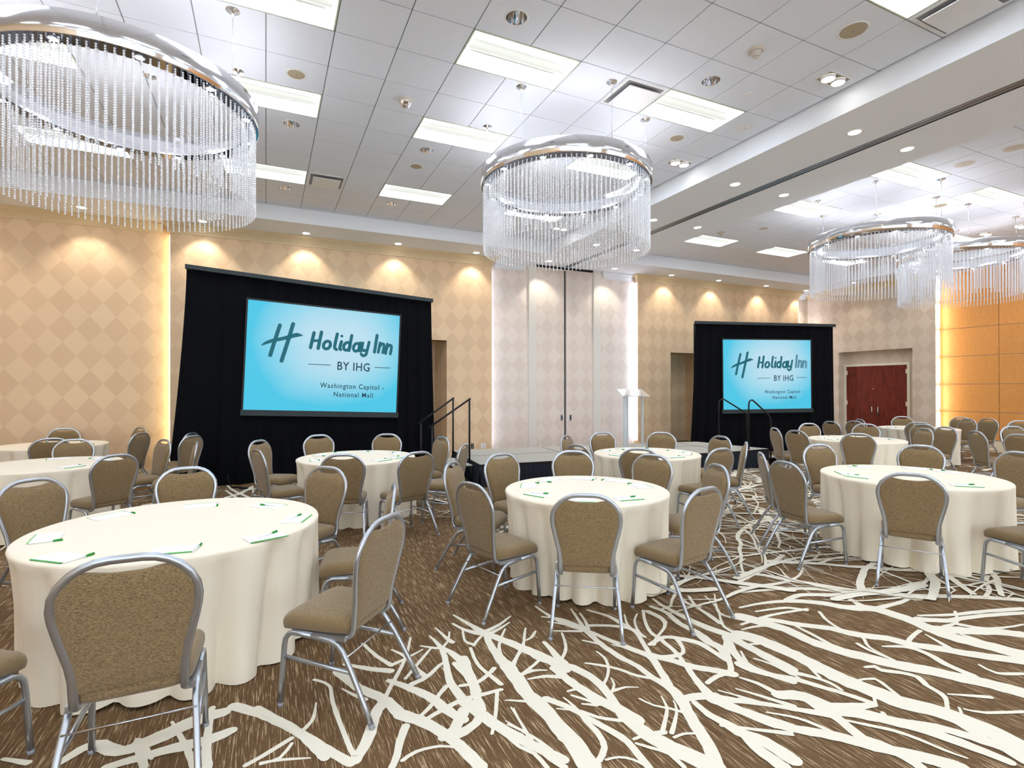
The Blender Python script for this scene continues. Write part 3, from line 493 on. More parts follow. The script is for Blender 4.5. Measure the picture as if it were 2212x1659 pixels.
# unseen walls behind the viewer; windows added to give even daylight
WX = [(-6.2,-2.4),(-2.0,1.8),(2.2,6.0),(8.4,12.2),(12.6,16.4)]
b = MB(); b.box(XL-.15,YB-.15,0,XR+.5,YB,.35); b.box(XL-.15,YB-.15,4.65,XR+.5,YB,HC+.5)
xs_ = [XL-.15]+[v for p in WX for v in p]+[XR+.5]
for k in range(0,len(xs_),2): b.box(xs_[k],YB-.15,.35,xs_[k+1],YB,4.65)
structure(b, 'wall_back', W)
for n,(x0,x1) in enumerate(WX):
    b = MB()
    for a,c_ in ((x0,x0+.06),((x0+x1)/2-.03,(x0+x1)/2+.03),(x1-.06,x1)): b.box(a,YB-.12,.35,c_,YB-.04,4.65)
    for a,c_ in ((.35,.41),(2.9,2.95),(4.59,4.65)): b.box(x0,YB-.11,a,x1,YB-.05,c_)
    structure(b, 'window_%d' % (n+1), M['trim_white'])
    P_ = D.lights.new('window_portal', 'AREA'); P_.shape = 'RECTANGLE'; P_.size = x1-x0; P_.size_y = 4.3; P_.cycles.is_portal = True
    po = D.objects.new('window_portal', P_); COL.objects.link(po); po.location = ((x0+x1)/2, YB-.05, 2.5); po.rotation_euler = (radians(90),0,0)
b = MB(); b.box(XL-.15,YB,0,XL,YR+.2,HC+.5); structure(b, 'wall_left', W)
# pilasters either side of the partition pocket doors
b = MB()
for x0,x1 in ((6.107,6.321),(8.067,8.293)): b.box(x0,YR-.06,0,x1,YR+.1,HS)
structure(b, 'trim_9', mat('warm_white_pilaster', (226,221,212), .6))
# pocket doors (two leaves) with flush pulls
for n,(x0,x1,hx) in enumerate(((6.321,7.17,7.09),(7.215,8.067,7.36))):
    b = MB(); b.box(x0+.012,YR-.01,.02,x1,YR+.06,4.80)
    o = structure(b, 'door_%d' % (n+1), WG)
    h = MB(); h.box(hx-.03,YR-.018,.80,hx+.03,YR-.010,.95,0); h.box(hx-.012,YR-.021,.825,hx+.012,YR-.018,.925,1)
    h.build('flush_pull', [M['pull'], M['dark']], o)
b = MB(); b.box(7.172,YR-.03,.0,7.182,YR+.05,4.75,1); b.box(7.182,YR-.015,0,7.208,YR+.05,4.75,0); b.box(7.208,YR-.02,0,7.213,YR+.05,4.75,1)
b.box(6.321,YR-.03,4.81,8.067,YR+.09,HS,1); b.box(6.321,YR+.07,0,8.067,YR+.2,4.85,1)
structure(b, 'trim_10', [M['tee'], M['dark']])
# baseboards
b = MB(); b.box(XL,YR-.015,0,S1L,YR,.12); b.box(S1L,YF-.015,0,2.7,YF,.12); b.box(3.88,YF-.015,0,S1R,YF,.12); b.box(S1R,YR-.015,0,6.107,YR,.12)
b.box(8.293,YR-.015,0,S3L,YR,.12); b.box(S3L,YF-.015,0,10.66,YF,.12); b.box(12.1,YF-.015,0,S3R,YF,.12)
structure(b, 'baseboard_front', M['baseboard'])
b = MB(); b.box(XR-.015,8.34,0,XR,8.92,.12); b.box(XR+.2,YB,0,XR+.3,8.34,.26); b.box(XR-.015,11.08,0,XR,YR,.12)
structure(b, 'baseboard_right', M['baseboard'])
# double door
dr = empty('door_3', (XR+.3, 10.1, 0)); tag(dr, kind='structure')
for s in (-1,1):
    l = MB(); l.box(-.02, min(0,s*.9)+.003, .01, .03, max(0,s*.9)-.003, 2.34); lf = l.build('door_leaf', M['cherry'], dr)
    h = MB(); y = s*.09; h.tube([(-.06,y,.80),(-.06,y,1.08)], .014, 8); h.tube([(-.06,y,.84),(-.015,y,.84)], .008, 6); h.tube([(-.06,y,1.04),(-.015,y,1.04)], .008, 6)
    h.build('pull_handle', M['steel_bright'], lf)
    g = MB()
    for z in (.42,1.12,2.08): g.box(-.05, s*.9-.035*(s>0)-.005*(s<0), z, -.02, s*.9+.035*(s<0)+.005*(s>0), z+.13)
    g.build('hinge', M['outlet'], lf)
p = MB(); p.tube([(-.035,.06,1.63),(-.02,.06,1.63)], .022, 12); p.build('peephole', M['steel_bright'], dr)
fr = MB(); 
for a,b_,c_,d_ in ((-.97,-.9,0,2.41),(.9,.97,0,2.41),(-.9,.9,2.34,2.41)): fr.box(-.045,a,c_,.05,b_,d_)
fr.build('door_frame', mat('door_frame_cream', (238,230,204), .5), dr)
# wood panelling, each panel its own plank of veneer
rows = [.30,1.015,1.757,2.512,3.27,4.03,4.80]
ys = [8.38,7.055,5.72,4.39,3.06,1.73,.40,-.93,-2.26,-3.59,-4.92,-6.25,-7.38]
b = MB(); tr = MB()
for i in range(len(ys)-1):
    for k in range(len(rows)-1):
        b.box(XR+.27, ys[i+1]+.006, rows[k]+.006, XR+.31, ys[i]-.006, rows[k+1]-.006)
tr.box(XR+.30, YB, .26, XR+.325, 8.38, 4.84)
structure(b, 'wall_wood_panels', M['oak']); structure(tr, 'trim_11', M['silver_trim'])
# light strips hidden behind the standing wall sections
def strip(name, label, x0,y0,z0,x1,y1,z1, m):
    b = MB(); b.box(x0,y0,z0,x1,y1,z1); o = b.build(name, m); tag(o, label, 'light strip'); return o
for k in range(len(rows)-1):
    nm = ['at floor height','in the second row','at door handle height','beside the door head','above the door head','under the ceiling'][k]
    strip('light_strip', 'white vertical light strip beside the orange wood panels, %s' % nm, XR+.03, 8.315, rows[k]+.05, XR+.17, 8.335, rows[k+1]-.05, M['white_strip'])
strip('light_strip', 'warm vertical light strip on the wall edge left of the big screen', S1L-.012, YF+.03, .2, S1L-.002, YF+.12, 4.62, M['warm_strip'])
strip('light_strip', 'white vertical light strip on the wall edge left of the pocket doors', S1R+.002, YF+.03, .2, S1R+.012, YF+.12, 4.62, M['soft_strip'])
strip('light_strip', 'white vertical light strip on the wall edge behind the clear lectern', S3L-.014, YF+.03, .2, S3L-.002, YF+.12, 4.62, M['cool_strip'])
strip('light_strip', 'white vertical light strip in the far right corner behind the small screen', S3R+.002, YF+.03, .2, S3R+.012, YF+.12, 4.62, M['cool_strip'])

# ------------------------------------------------------------------ ceiling fittings
LETTER = {}
def troffer_proto():
    r = empty('troffer_light')
    w, h = 2*T6-.012, T6-.012
    f = MB()   # door frame edge + housing
    for x0,y0,x1,y1 in ((0,0,w,.014),(0,h-.014,w,h),(0,0,.014,h),(w-.014,0,w,h)): f.box(x0,y0,-.003,x1,y1,.02)
    f.build('frame', M['lamp_edge'], r)
    hs = MB()  # curved side reflectors: two coves falling to the centre basket
    for a,b_,sg in ((.014,h*.36,1),(h*.64,h-.014,-1)):
        R_ = []
        for k in range(7):
            u = k/6; y = a+(b_-a)*u; uu = u if sg > 0 else 1-u
            z = .015+.075*sin(min(1,uu*1.25)*pi/2)
            R_.append([(.014,y,z),(w-.014,y,z)])
        hs.grid(R_, 0, True)
    hs.quad((.014,.014,.015),(.014,h-.014,.015),(.014,h-.014,.10),(.014,.014,.10))
    hs.quad((w-.014,.014,.015),(w-.014,h-.014,.015),(w-.014,h-.014,.10),(w-.014,.014,.10))
    hs.build('reflector', M['reflector'], r)
    bs = MB(); R_ = []
    for k in range(9):
        u = k/8; y = h*.34+h*.32*u; z = .075-.055*sin(pi*u); R_.append([(.05,y,z),(w-.05,y,z)])
    bs.grid(R_, 0, True)
    for yy in (h*.335,h*.665): bs.box(.045,yy-.004,.052,w-.045,yy+.004,.082,1)
    bs.build('lamp_basket', [M['basket'], M['trim_white']], r)
    to = MB(); to.box(.014,.014,.10,w-.014,h-.014,.12); to.build('housing', M['trim_white'], r)
    return r
tp = troffer_proto(); first = True
ROW = {-16:'fourth row behind the viewer',-12:'third row behind the viewer',-8:'second row behind the viewer',-4:'nearest row, overhead',0:'second row',3:'third row',7:'last row before the screen wall'}
CL = {-10:'far left, out of frame',-6:'left of the near chandelier',-2:'above the near chandelier',2:'between the two chandeliers',6:'beside the beam'}
CR = {1:'first column past the beam',5:'middle column past the beam',9:'column by the wood panels'}
def place_troffer(i, j, x0, txt):
    global first
    t_ = tp if first else copy_tree(tp); first = False
    t_.location = (x0+i*T6+.006, GY+j*T6+.006, HC)
    tag(t_, 'recessed ceiling light, %s, %s' % (ROW[j], txt), 'ceiling light', 'recessed fluorescent ceiling lights')
for i,j in TROF_L: place_troffer(i, j, GX, CL[i])
for i,j in TROF_R: place_troffer(i, j, RX0, CR[i])

# reflector downlights in the tiles (unlit)
def can_proto():
    r = empty('tile_downlight')
    a = MB(); a.lathe((0,0), [(.098,.0),(.112,-.003),(.118,-.001),(.118,.004)], 28); a.build('trim_ring', M['trim_white'], r)
    c_ = MB(); c_.lathe((0,0), [(.099,0),(.092,.05),(.070,.11),(.045,.14)], 28); c_.build('reflector_cone', M['chrome'], r)
    l = MB(); l.cyl((0,0), .045,.045,.138,.142,16); l.build('lamp', mat('unlit_lamp', (190,200,205), .3), r)
    return r
cp = can_proto(); n = 0
CAN = {(2,-1):'nearest one, top middle',(-1,4):'right of the near chandelier',(2,4):'left of the middle chandelier',(6,-1):'right of the middle chandelier',(-1,8):'by the vent near the screen wall',(2,8):'over the near drape',(-1,-1):'hidden above the near chandelier'}
for (i,j),lab in CAN.items():
    o = cp if n == 0 else copy_tree(cp); n += 1
    o.location = (GX+(i+.5)*T6, GY+(j+.5)*T6, HC)
    tag(o, 'round chrome recessed downlight in a ceiling tile, %s' % lab, 'downlight', 'unlit downlights in the ceiling tiles')
# round speakers
def speaker(x, y, r, lab, m='beige_grille'):
    s = empty('ceiling_speaker', (x,y,HC))
    a = MB(); a.lathe((0,0), [(r,-.001),(r+.004,-.006),(r+.022,-.004),(r+.026,.001)], 32); a.build('rim', M['trim_white'], s)
    g = MB(); g.lathe((0,0), [(0.001,-.010),(r*.6,-.009),(r,-.004)], 32); g.cyl((0,0), .008,.008,-.013,-.009,8, 1); g.build('grille', [M[m], M['alu']], s)
    tag(s, lab, 'ceiling speaker', 'round ceiling speakers')
tc = lambda i, j: (GX+(i+.5)*T6, GY+(j+.5)*T6)
rc = lambda i, j: (RX0+(i+.5)*T6, GY+(j+.5)*T6)
speaker(*tc(-1,2), .088, 'round beige ceiling speaker right of the near ring chandelier')
speaker(*tc(2,5), .088, 'round beige ceiling speaker left of the middle ring chandelier')
speaker(*tc(7,-3), .115, 'large round beige ceiling speaker near the beam at the top right')
speaker(*tc(7,1), .088, 'round beige ceiling speaker right of the middle chandelier, beside the beam')
speaker(*tc(8,0), .085, 'round white ceiling speaker touching the beam beside the lit fixture', 'trim_white')
speaker(*rc(2,5), .095, 'round cream ceiling speaker in the far bay by the beam', 'tan_plastic')
speaker(*rc(2,-1), .12, 'round white ceiling speaker in the far bay behind the first light', 'tan_plastic')
speaker(*rc(2,-2), .12, 'round white ceiling speaker in the far bay at the right picture edge', 'tan_plastic')
speaker(*rc(5,1), .10, 'round beige ceiling speaker above the first far chandelier')
# smoke detectors and caps
def detector(x, y, lab, style):
    s = empty('smoke_detector', (x,y,HC))
    if style == 0:
        a = MB(); a.lathe((0,0), [(.085,0),(.085,-.012),(.06,-.024)], 28); a.build('base', M['tan_plastic'], s)
        g = MB(); g.lathe((0,0), [(.055,-.022),(.052,-.045),(.030,-.060),(.028,-.078),(.001,-.082)], 24); g.cyl((0,0), .029,.029,-.074,-.066,16,1); g.build('sensor_head', [M['tan_plastic'], M['dark']], s)
    else:
        a = MB(); a.lathe((0,0), [(.078,0),(.078,-.03),(.07,-.04)], 28); a.build('base', M['tan_plastic'], s)
        g = MB(); g.lathe((0,0), [(.07,-.038),(.055,-.075),(.02,-.105),(.001,-.11)], 24); g.build('dome', M['chrome'], s)
    tag(s, lab, 'smoke detector')
detector(*tc(6,-2), 'beige stepped smoke detector on the tiles near the top right', 0)
detector(*tc(1,2), 'ceiling sensor with a mirrored dome between the two ring chandeliers', 1)
detector(*rc(1,6), 'small beige smoke detector in the far bay beside a ceiling light', 0)
for (x,y),lab in ((tc(7,-1),'small white round cover cap on the tile right of the unlit downlight'),(tc(1,9),'small white round cover cap on the ceiling near the screen wall'),(rc(1,4),'small white round cover cap in the far bay ceiling')):
    a = MB(); a.lathe((0,0), [(.04,0),(.04,-.008),(.034,-.012),(.001,-.013)], 20); o = a.build('cover_cap', M['trim_white'], loc=(x,y,HC)); tag(o, lab, 'sprinkler cap')
# twin gimbal spots
def twin(x, y, lab, rz=0):
    s = empty('gimbal_spotlight', (x,y,HC), rz)
    a = MB(); a.box(-.19,-.105,-.006,.19,-.085,.0); a.box(-.19,.085,-.006,.19,.105,.0); a.box(-.19,-.085,-.006,-.17,.085,0); a.box(.17,-.085,-.006,.19,.085,0)
    a.box(-.17,-.085,-.001,.17,.085,.0,1); a.build('frame', [M['trim_white'], mat('gimbal_well', (150,140,125), .6)], s)
    for k in (-1,1):
        l = MB(); l.lathe((k*.085,0), [(.073,-.002),(.076,-.024),(.066,-.028)], 24, 1); l.cyl((k*.085,0), .066,.066,-.026,-.022,24,0)
        l.build('spot_lamp', [M['down'], M['trim_white']], s)
    tag(s, lab, 'spotlight', 'twin spotlights')
twin(*tc(8,-2), 'lit twin spotlight in a square frame beside the beam, top right')
twin(*tc(8,2), 'lit twin spotlight beside the beam right of the middle chandelier')
twin(*tc(8,8), 'lit twin spotlight seen through the middle chandelier beads')
twin(*rc(0,8), 'lit twin spotlight in the far bay above the pocket wall')
twin(*rc(10,2), 'lit twin spotlight above the second far chandelier')
twin(*rc(10,1), 'lit twin spotlight at the right edge over the far bay')
# air vents
def vent(x, y, lab, rz=0):
    s = empty('air_vent', (x,y,HC), rz)
    a = MB(); q = .285
    for x0,y0,x1,y1 in ((-q,-q,q,-q+.03),(-q,q-.03,q,q),(-q,-q+.03,-q+.03,q-.03),(q-.03,-q+.03,q,q-.03)): a.box(x0,y0,-.008,x1,y1,0)
    a.build('frame', M['trim_white'], s)
    p_ = MB(); p_.box(-.255,-.255,-.002,.255,.255,0,1); p_.box(-.215,-.215,-.04,.215,.215,-.032,0); p_.build('diffuser_plate', [M['trim_white'], M['grey_paint']], s)
    tag(s, lab, 'air vent', 'square ceiling air vents')
vent(*tc(5,0), 'square white air vent left of the lit fixture right of the middle chandelier')
vent(*tc(0,7), 'square white air vent between the last two lights by the screen wall')
vent(*tc(8,-4), 'large square white air vent in the top right corner of the photo')
# soffit downlights: lens, ring and the real lamp behind each
def soffit_down(x, y, lab, spot=None, r=.07):
    s = empty('soffit_downlight', (x,y,HS))
    a = MB(); a.lathe((0,0), [(r,-.002),(r+.004,-.007),(r+.018,-.004),(r+.02,0)], 24); a.build('trim_ring', M['trim_white'], s)
    l = MB(); l.lathe((0,0), [(.001,-.0015),(r,-.0015)], 24); l.build('lens', M['down'], s)
    tag(s, lab, 'downlight', 'lit soffit downlights')
    if spot:
        L = D.lights.new('downlight_beam', 'SPOT'); L.energy = spot; L.spot_size = radians(92); L.spot_blend = .55; L.shadow_soft_size = .04
        L.color = (1.0,.90,.76)
        lo = D.objects.new('downlight_beam', L); COL.objects.link(lo); lo.location = (x, y, HS-.03); lo.rotation_euler = (radians(10),0,0)
XSD = [-4.8,-2.95,-1.1,.75,2.65,4.5,6.45,8.45,10.4,12.2,14.2,16.05]
SLB = ['out of frame at the far left','first from the left behind the near chandelier','second from the left behind the near chandelier beads','left one above the near screen drape','middle one above the near screen drape','at the end of the near screen wall','left of the partition track','right of the partition track','left one above the far screen wall','second above the far screen','third above the far screen','in the far corner above the far screen wall']
for x, lb in zip(XSD, SLB): soffit_down(x, 11.66, 'round lit downlight in the soffit, %s' % lb, 22)
for y, lb in ((4.19,'nearest'),(6.05,'second'),(7.99,'third'),(9.9,'fourth'),(2.3,'overhead behind the frame')):
    soffit_down(6.68, y, 'round lit downlight in the beam left of the track, %s one' % lb, 12)
    soffit_down(7.79, y, 'round lit downlight in the beam right of the track, %s one' % lb, 12)
for y, lb in ((10.2,'farthest'),(8.2,'second'),(6.2,'third')):
    soffit_down(16.2, y, 'round lit downlight in the soffit along the right wall, %s one' % lb, 12)

# ------------------------------------------------------------------ ring chandeliers
def bead_strand(mb, x, y, z0, L, r=.0094, sp=.0198):
    n = int(L/sp)
    for i in range(n):
        z = z0-.012-i*sp; vs = [(x,y,z+r)]; 
        for zz, rr in ((.5,.866),(-.5,.866)):
            for k in range(6):
                a = pi/3*k+(zz>0)*pi/6; vs.append((x+r*rr*cos(a), y+r*rr*sin(a), z+r*zz))
        vs.append((x,y,z-r))
        fs = [(0,1+k,1+(k+1)%6) for k in range(6)]+[(1+k,7+k,1+(k+1)%6) for k in range(6)]+[(7+k,7+(k+1)%6,1+(k+1)%6) for k in range(6)]+[(13,7+(k+1)%6,7+k) for k in range(6)]
        mb.add(vs, fs, 0, True)
ZR0, ZR1 = 4.262, 4.455
RO, RI = 1.10, .965
NS = 118
def chandelier(cx, cy, lab, proto=None):
    # strands turned so that the hundred nearest the viewer are single parts
    a0 = atan2(-cy, -cx)
    if proto:
        c = copy_tree(proto); c.location = (cx,cy,0); tag(c, lab); return c
    r = empty('ring_chandelier', (cx,cy,0))
    tag(r, lab, 'chandelier', 'ring chandeliers with bead strands')
    b = MB(); b.lathe((0,0), [(RO,ZR0),(RO+.004,ZR0+.004),(RO+.004,ZR1-.004),(RO,ZR1),(RO-.02,ZR1),(RO-.022,ZR1-.02),(RO-.022,ZR0+.03)], 128); b.build('outer_band', M['chrome'], r)
    b = MB(); b.lathe((0,0), [(RI,ZR0),(RI,ZR1),(RI+.012,ZR1),(RI+.012,ZR0+.02)], 128); b.build('inner_band', M['chrome'], r)
    b = MB(); b.ringflat((0,0), RI, RO, ZR0, 128); b.ringflat((0,0), RI+.012, RO-.02, ZR1-.004, 128, flip=True); b.build('base_plate', M['chrome_dark'], r)
    for k in range(12):
        a = 2*pi*(k+.5)/12; q = MB(); x, y = (RO+RI)/2*cos(a), (RO+RI)/2*sin(a)
        q.lathe((x,y), [(.034,ZR0+.001),(.04,ZR0-.008),(.03,ZR0-.010)], 16, 1); q.cyl((x,y), .030,.030, ZR0-.009, ZR0-.006, 16, 0)
        q.build('puck_light', [M['puck'], M['chrome']], r)
        q = MB(); q.cyl((x,y), .038,.038, ZR1-.004, ZR1+.012, 16, 1); q.cyl((x,y), .030,.030, ZR1+.0121, ZR1+.014, 16, 0); q.build('uplight', [M['uplight'], M['chrome']], r)
    for k in range(6):
        a = radians(-30+60*k); x, y = 1.03*cos(a), 1.03*sin(a)
        q = MB(); q.tube([(x,y,ZR1-.02),(x,y,HC-.05)], .0022, 6); q.tube([(x,y,ZR1),(x,y,ZR1+.05)], .006, 6); cb = q.build('cable', M['steel_bright'], r)
        q = MB(); q.lathe((x,y), [(.062,HC-.0005),(.06,HC-.008),(.016,HC-.012),(.014,HC-.05),(.004,HC-.075)], 20); q.build('canopy', M['chrome'], cb)
    outer = MB(); bead_strand(outer, 0, 0, ZR0, .845); long_me = None
    for k in range(NS):
        a = a0 + 2*pi*(k-49.5)/NS
        if k < 100:
            if long_me is None:
                o = outer.build('bead_strand', M['bead'], r); long_me = o.data
            else:
                o = D.objects.new('bead_strand', long_me); COL.objects.link(o); o.parent = r
            o.location = ((RO-.028)*cos(a), (RO-.028)*sin(a), 0)
    st = MB()
    for k in range(100, NS):
        a = a0 + 2*pi*(k-49.5)/NS; bead_strand(st, (RO-.028)*cos(a), (RO-.028)*sin(a), ZR0, .845)
    for k in range(112):
        a = 2*pi*k/112; bead_strand(st, (RI+.028)*cos(a), (RI+.028)*sin(a), ZR0, .74)
    o = st.build('bead_strand', M['bead'], r); o['kind'] = 'stuff'
    return r
ch1 = chandelier(-1.17, 6.0, 'large chrome ring chandelier with bead strands at the upper left')
chandelier(3.56, 5.99, 'chrome ring chandelier with bead strands in the middle, before the beam', ch1)
chandelier(10.2, 6.0, 'chrome ring chandelier with bead strands above the cherry doors, first past the beam', ch1)
chandelier(12.95, 5.95, 'chrome ring chandelier with bead strands before the wood panels, farthest right', ch1)

# ------------------------------------------------------------------ projection screens
def slide(x, y):
    s = (x-622)/1108.; u = 1.144*s/(1+.144*s); top = 335+130*s; bot = 1132+26*s
    return u, 1-(y-top)/(bot-top)
STROKES = [  # centre lines of the wordmark, (points, width)
 ([(1040,574),(1020,682)],25),([(1092,570),(1073,688)],25),([(1030,632),(1083,632)],20),
 ([(1208,584),(1194,660),(1193,686),(1206,697)],24),([(1242,640),(1231,686),(1238,698)],24),
 ([(1320,597),(1302,706)],24),([(1390,652),(1382,700),(1396,712)],24),
 ([(1412,652),(1406,690),(1418,707),(1444,705)],23),([(1464,648),(1449,712),(1440,738),(1416,745),(1402,733)],23),
 ([(1530,600),(1513,720)],25),([(1560,655),(1546,722)],23),([(1556,682),(1572,664),(1590,665),(1595,682),(1586,726)],23),
 ([(1625,665),(1611,732)],23),([(1621,692),(1638,675),(1657,676),(1663,692),(1655,736)],23)]
for cx_, cy_ in ((1135,664),(1285,675),(1362,683)):
    STROKES.append(([(cx_+25*cos(2*pi*k/20)-8*sin(2*pi*k/20)*.5, cy_+28*sin(2*pi*k/20)) for k in range(21)], 23))
LOGO = [([(815,520),(788,630),(764,738)],[27,27,27]),([(898,510),(868,640),(835,778)],[28,28,28]),
        ([(712,664),(740,646),(780,630),(830,618),(880,603),(925,590),(962,594)],[8,22,26,26,28,32,6])]
LINES = [([(1010,802),(1170,811)],5),([(1520,831),(1662,838)],5)]
def flat_stroke(mb, pts, wid, w, h, mi, y=-.004, cap=True):
    P = []
    for (x,yy) in pts:
        u, v = slide(x,yy); P.append(Vector((u*w, v*h)))
    sc = h/790.
    Wd = [q*sc/2 for q in (wid if isinstance(wid,list) else [wid]*len(P))]
    # smooth
    Q = []; QW = []; n = len(P)
    for i in range(n-1):
        p0 = P[max(0,i-1)]; p1 = P[i]; p2 = P[i+1]; p3 = P[min(n-1,i+2)]
        for k in range(5):
            t_ = k/5; Q.append(.5*((2*p1)+(p2-p0)*t_+(2*p0-5*p1+4*p2-p3)*t_*t_+(3*p1-p0-3*p2+p3)*t_**3)); QW.append(Wd[i]*(1-t_)+Wd[i+1]*t_)
    Q.append(P[-1]); QW.append(Wd[-1])
    A = []; B_ = []
    for i, q in enumerate(Q):
        d = (Q[min(len(Q)-1,i+1)]-Q[max(0,i-1)]); d.normalize(); nn = Vector((-d.y,d.x))*QW[i]
        A.append((q.x+nn.x, y, q.y+nn.y)); B_.append((q.x-nn.x, y, q.y-nn.y))
    mb.grid([A,B_], mi, False)
    if cap:
        for q, ww in ((Q[0],QW[0]),(Q[-1],QW[-1])):
            mb.add([(q.x+ww*cos(2*pi*k/14), y-.0002, q.y+ww*sin(2*pi*k/14)) for k in range(14)], [tuple(range(14))], mi)
def text_mesh(s, x0, x1, y0, y1, parent, m, w, h, name='lettering', space=1.0):
    """builtin sans text fitted to the box u x0..x1, v y0..y1"""
    cu = D.curves.new('t', 'FONT'); cu.body = s; cu.size = 1; cu.resolution_u = 3; cu.offset = .012; cu.space_character = space
    o = D.objects.new('t', cu); COL.objects.link(o)
    bpy.context.view_layer.update()
    me = D.meshes.new_from_object(o.evaluated_get(bpy.context.evaluated_depsgraph_get()))
    D.objects.remove(o)
    xs = [v.co.x for v in me.vertices]; ys_ = [v.co.y for v in me.vertices]
    ax, bx = min(xs), max(xs)
    cap = .69   # cap height of the face at size 1
    for v in me.vertices:
        x = (v.co.x-ax)/(bx-ax); yv = v.co.y/cap
        v.co = Vector(((x0+(x1-x0)*x)*w, -.004, (y0+(y1-y0)*yv)*h))
    me.materials.clear(); me.materials.append(m)
    o = D.objects.new(name, me); COL.objects.link(o); o.parent = parent
    return o
def screen(BL, BR, TL, lab, inn):
    BL, BR, TL = Vector(BL), Vector(BR), Vector(TL)
    ex = (BR-BL); w = ex.length; ex.normalize(); ez = (TL-BL); h = ez.length; ez = (ez-ex*ez.dot(ex)).normalized(); ey = ez.cross(ex)
    r = empty('projection_screen'); r.matrix_world = Matrix(((ex.x,ey.x,ez.x,BL.x),(ex.y,ey.y,ez.y,BL.y),(ex.z,ey.z,ez.z,BL.z),(0,0,0,1)))
    tag(r, lab, 'screen')
    s = MB(); s.box(0,0,0,w,.006,h); s.build('screen_surface', M['screen'], r)
    f = MB(); f.box(-.03,-.012,-.05,0,.02,h+.03); f.box(w,-.012,-.05,w+.03,.02,h+.03); f.box(0,-.012,h,w,.02,h+.03); f.build('frame', M['black_metal'], r)
    f = MB(); f.box(-.04,-.03,-.10,w+.04,.02,0); f.build('bottom_rail', M['bar_black'], r)
    lg = MB()
    for p_, wd in LOGO: flat_stroke(lg, p_, wd, w, h, 0)
    lg.build('logo', M['teal'], r)
    wm = MB()
    for k_, (p_, wd) in enumerate(STROKES):
        flat_stroke(wm, p_, wd, w, h, 1 if 9 <= k_ <= 13 else 0)
    u, v = slide(1243,600); wm.add([(u*w+.026*h/1.9*cos(2*pi*k/16), -.0042, v*h+.026*h/1.9*sin(2*pi*k/16)) for k in range(16)], [tuple(range(16))], 0)
    wm.build('wordmark', [M['teal'], inn], r)
    ln = MB()
    for p_, wd in LINES: flat_stroke(ln, p_, wd, w, h, 0, cap=False)
    ln.build('rule_line', M['navy'], r)
    text_mesh('BY IHG', .572, .795, .408, .487, r, M['navy'], w, h, space=1.08)
    text_mesh('Washington Capitol -', .463, .902, .227, .274, r, M['navy'], w, h, space=1.18)
    text_mesh('National Mall', .555, .826, .145, .190, r, M['navy'], w, h, space=1.18)
    u, v = slide(1680,664)
    text_mesh('\u00ae', u-.004, u+.004, v-.005, v+.005, r, M['teal_pale'], w, h)
    return r
screen((-.355,10.167,1.293),(2.31,10.36,1.183),(-.355,10.167,3.19), 'large glowing blue screen in the left black drape reading Holiday Inn', M['teal'])
screen((10.575,9.97,1.103),(12.98,9.296,1.121),(10.575,9.97,2.89), 'smaller glowing blue screen at the right, behind the stage end', M['teal_pale'])

def drape(L, R, zl, zr, sl, sr, lab, flare, seed):
    """black masking drape: L,R ground points; sl,sr the screen span as fractions; z of its sill/head"""
    rr = random.Random(seed)
    L, R = Vector((L[0],L[1],0)), Vector((R[0],R[1],0)); ex = (R-L); w = ex.length; ex.normalize(); rz = atan2(ex.y, ex.x)
    r = empty('screen_drape', tuple(L), rz); tag(r, lab, 'drape')
    ztop = lambda x: zl+(zr-zl)*x/w
    def panel(name, x0, x1, zb, zt, n, amp, per, yo, fl=0, x_fl=0):
        mb = MB(); rows = []
        ph = [rr.uniform(0,6.28) for _ in range(6)]
        for i in range(22):
            f = i/21; row = []
            for k in range(n+1):
                u = k/n; x = x0+(x1-x0)*u
                z = zb(x)+(zt(x)-zb(x))*(1-f)
                a = amp*(.35+.65*f)
                y = a*(sin(x*per+ph[0])*.6+sin(x*per*2.1+ph[1]+f)*.3+sin(x*per*.43+ph[2])*.5)
                xx = x + (x_fl*f**1.4)*((1-u) if x_fl < 0 else u)
                row.append((xx, yo+y, z))
            rows.append(row)
        mb.grid(rows, 0, True); mb.grid([[(a,b_+.012,c_) for a,b_,c_ in row] for row in rows], 0, True, flip=True)
        return mb.build(name, M['black_cloth'], r)
    zb0 = lambda x: .015
    sx0, sx1 = sl*w, sr*w
    panel('side_panel', .02, sx0+.06, zb0, lambda x: ztop(x)-.02, 60, .045, 26, .05, x_fl=-flare)
    panel('side_panel', sx1-.06, w-.02, zb0, lambda x: ztop(x)-.02, 60, .045, 26, .05, x_fl=flare*.3)
    panel('top_panel', sx0, sx1, lambda x: TOPZ(x)-.06, lambda x: ztop(x)-.02, 120, .028, 34, .07)
    panel('bottom_panel', sx0, sx1, zb0, lambda x: BOTZ(x)+.06, 120, .03, 30, .07)
    b = MB(); c_ = Vector((0,0,zl)); 
    b.add([(0,-.03,zl-.07),(w,-.03,zr-.07),(w,.05,zr-.07),(0,.05,zl-.07),(0,-.03,zl),(w,-.03,zr),(w,.05,zr),(0,.05,zl)],
          [(0,3,2,1),(4,5,6,7),(0,1,5,4),(1,2,6,5),(2,3,7,6),(3,0,4,7)]); b.build('top_bar', M['bar_black'], r)
    for x in (.06, w-.06):
        b = MB(); b.tube([(x,.16,0),(x,.16,ztop(x)-.05)], .02, 8); b.tube([(x,-.05,.012),(x,.55,.012)], .015, 6); b.build('leg', M['black_metal'], r)
    return r
TOPZ = lambda x: 3.19-.027*(x-.85); BOTZ = lambda x: 1.293-.041*(x-.85)
drape((-1.20,10.10),(3.07,10.42),3.69,3.47,.197,.822,'wide black floor length drape around the large left screen', .28, 3)
TOPZ = lambda x: 2.89; BOTZ = lambda x: 1.11
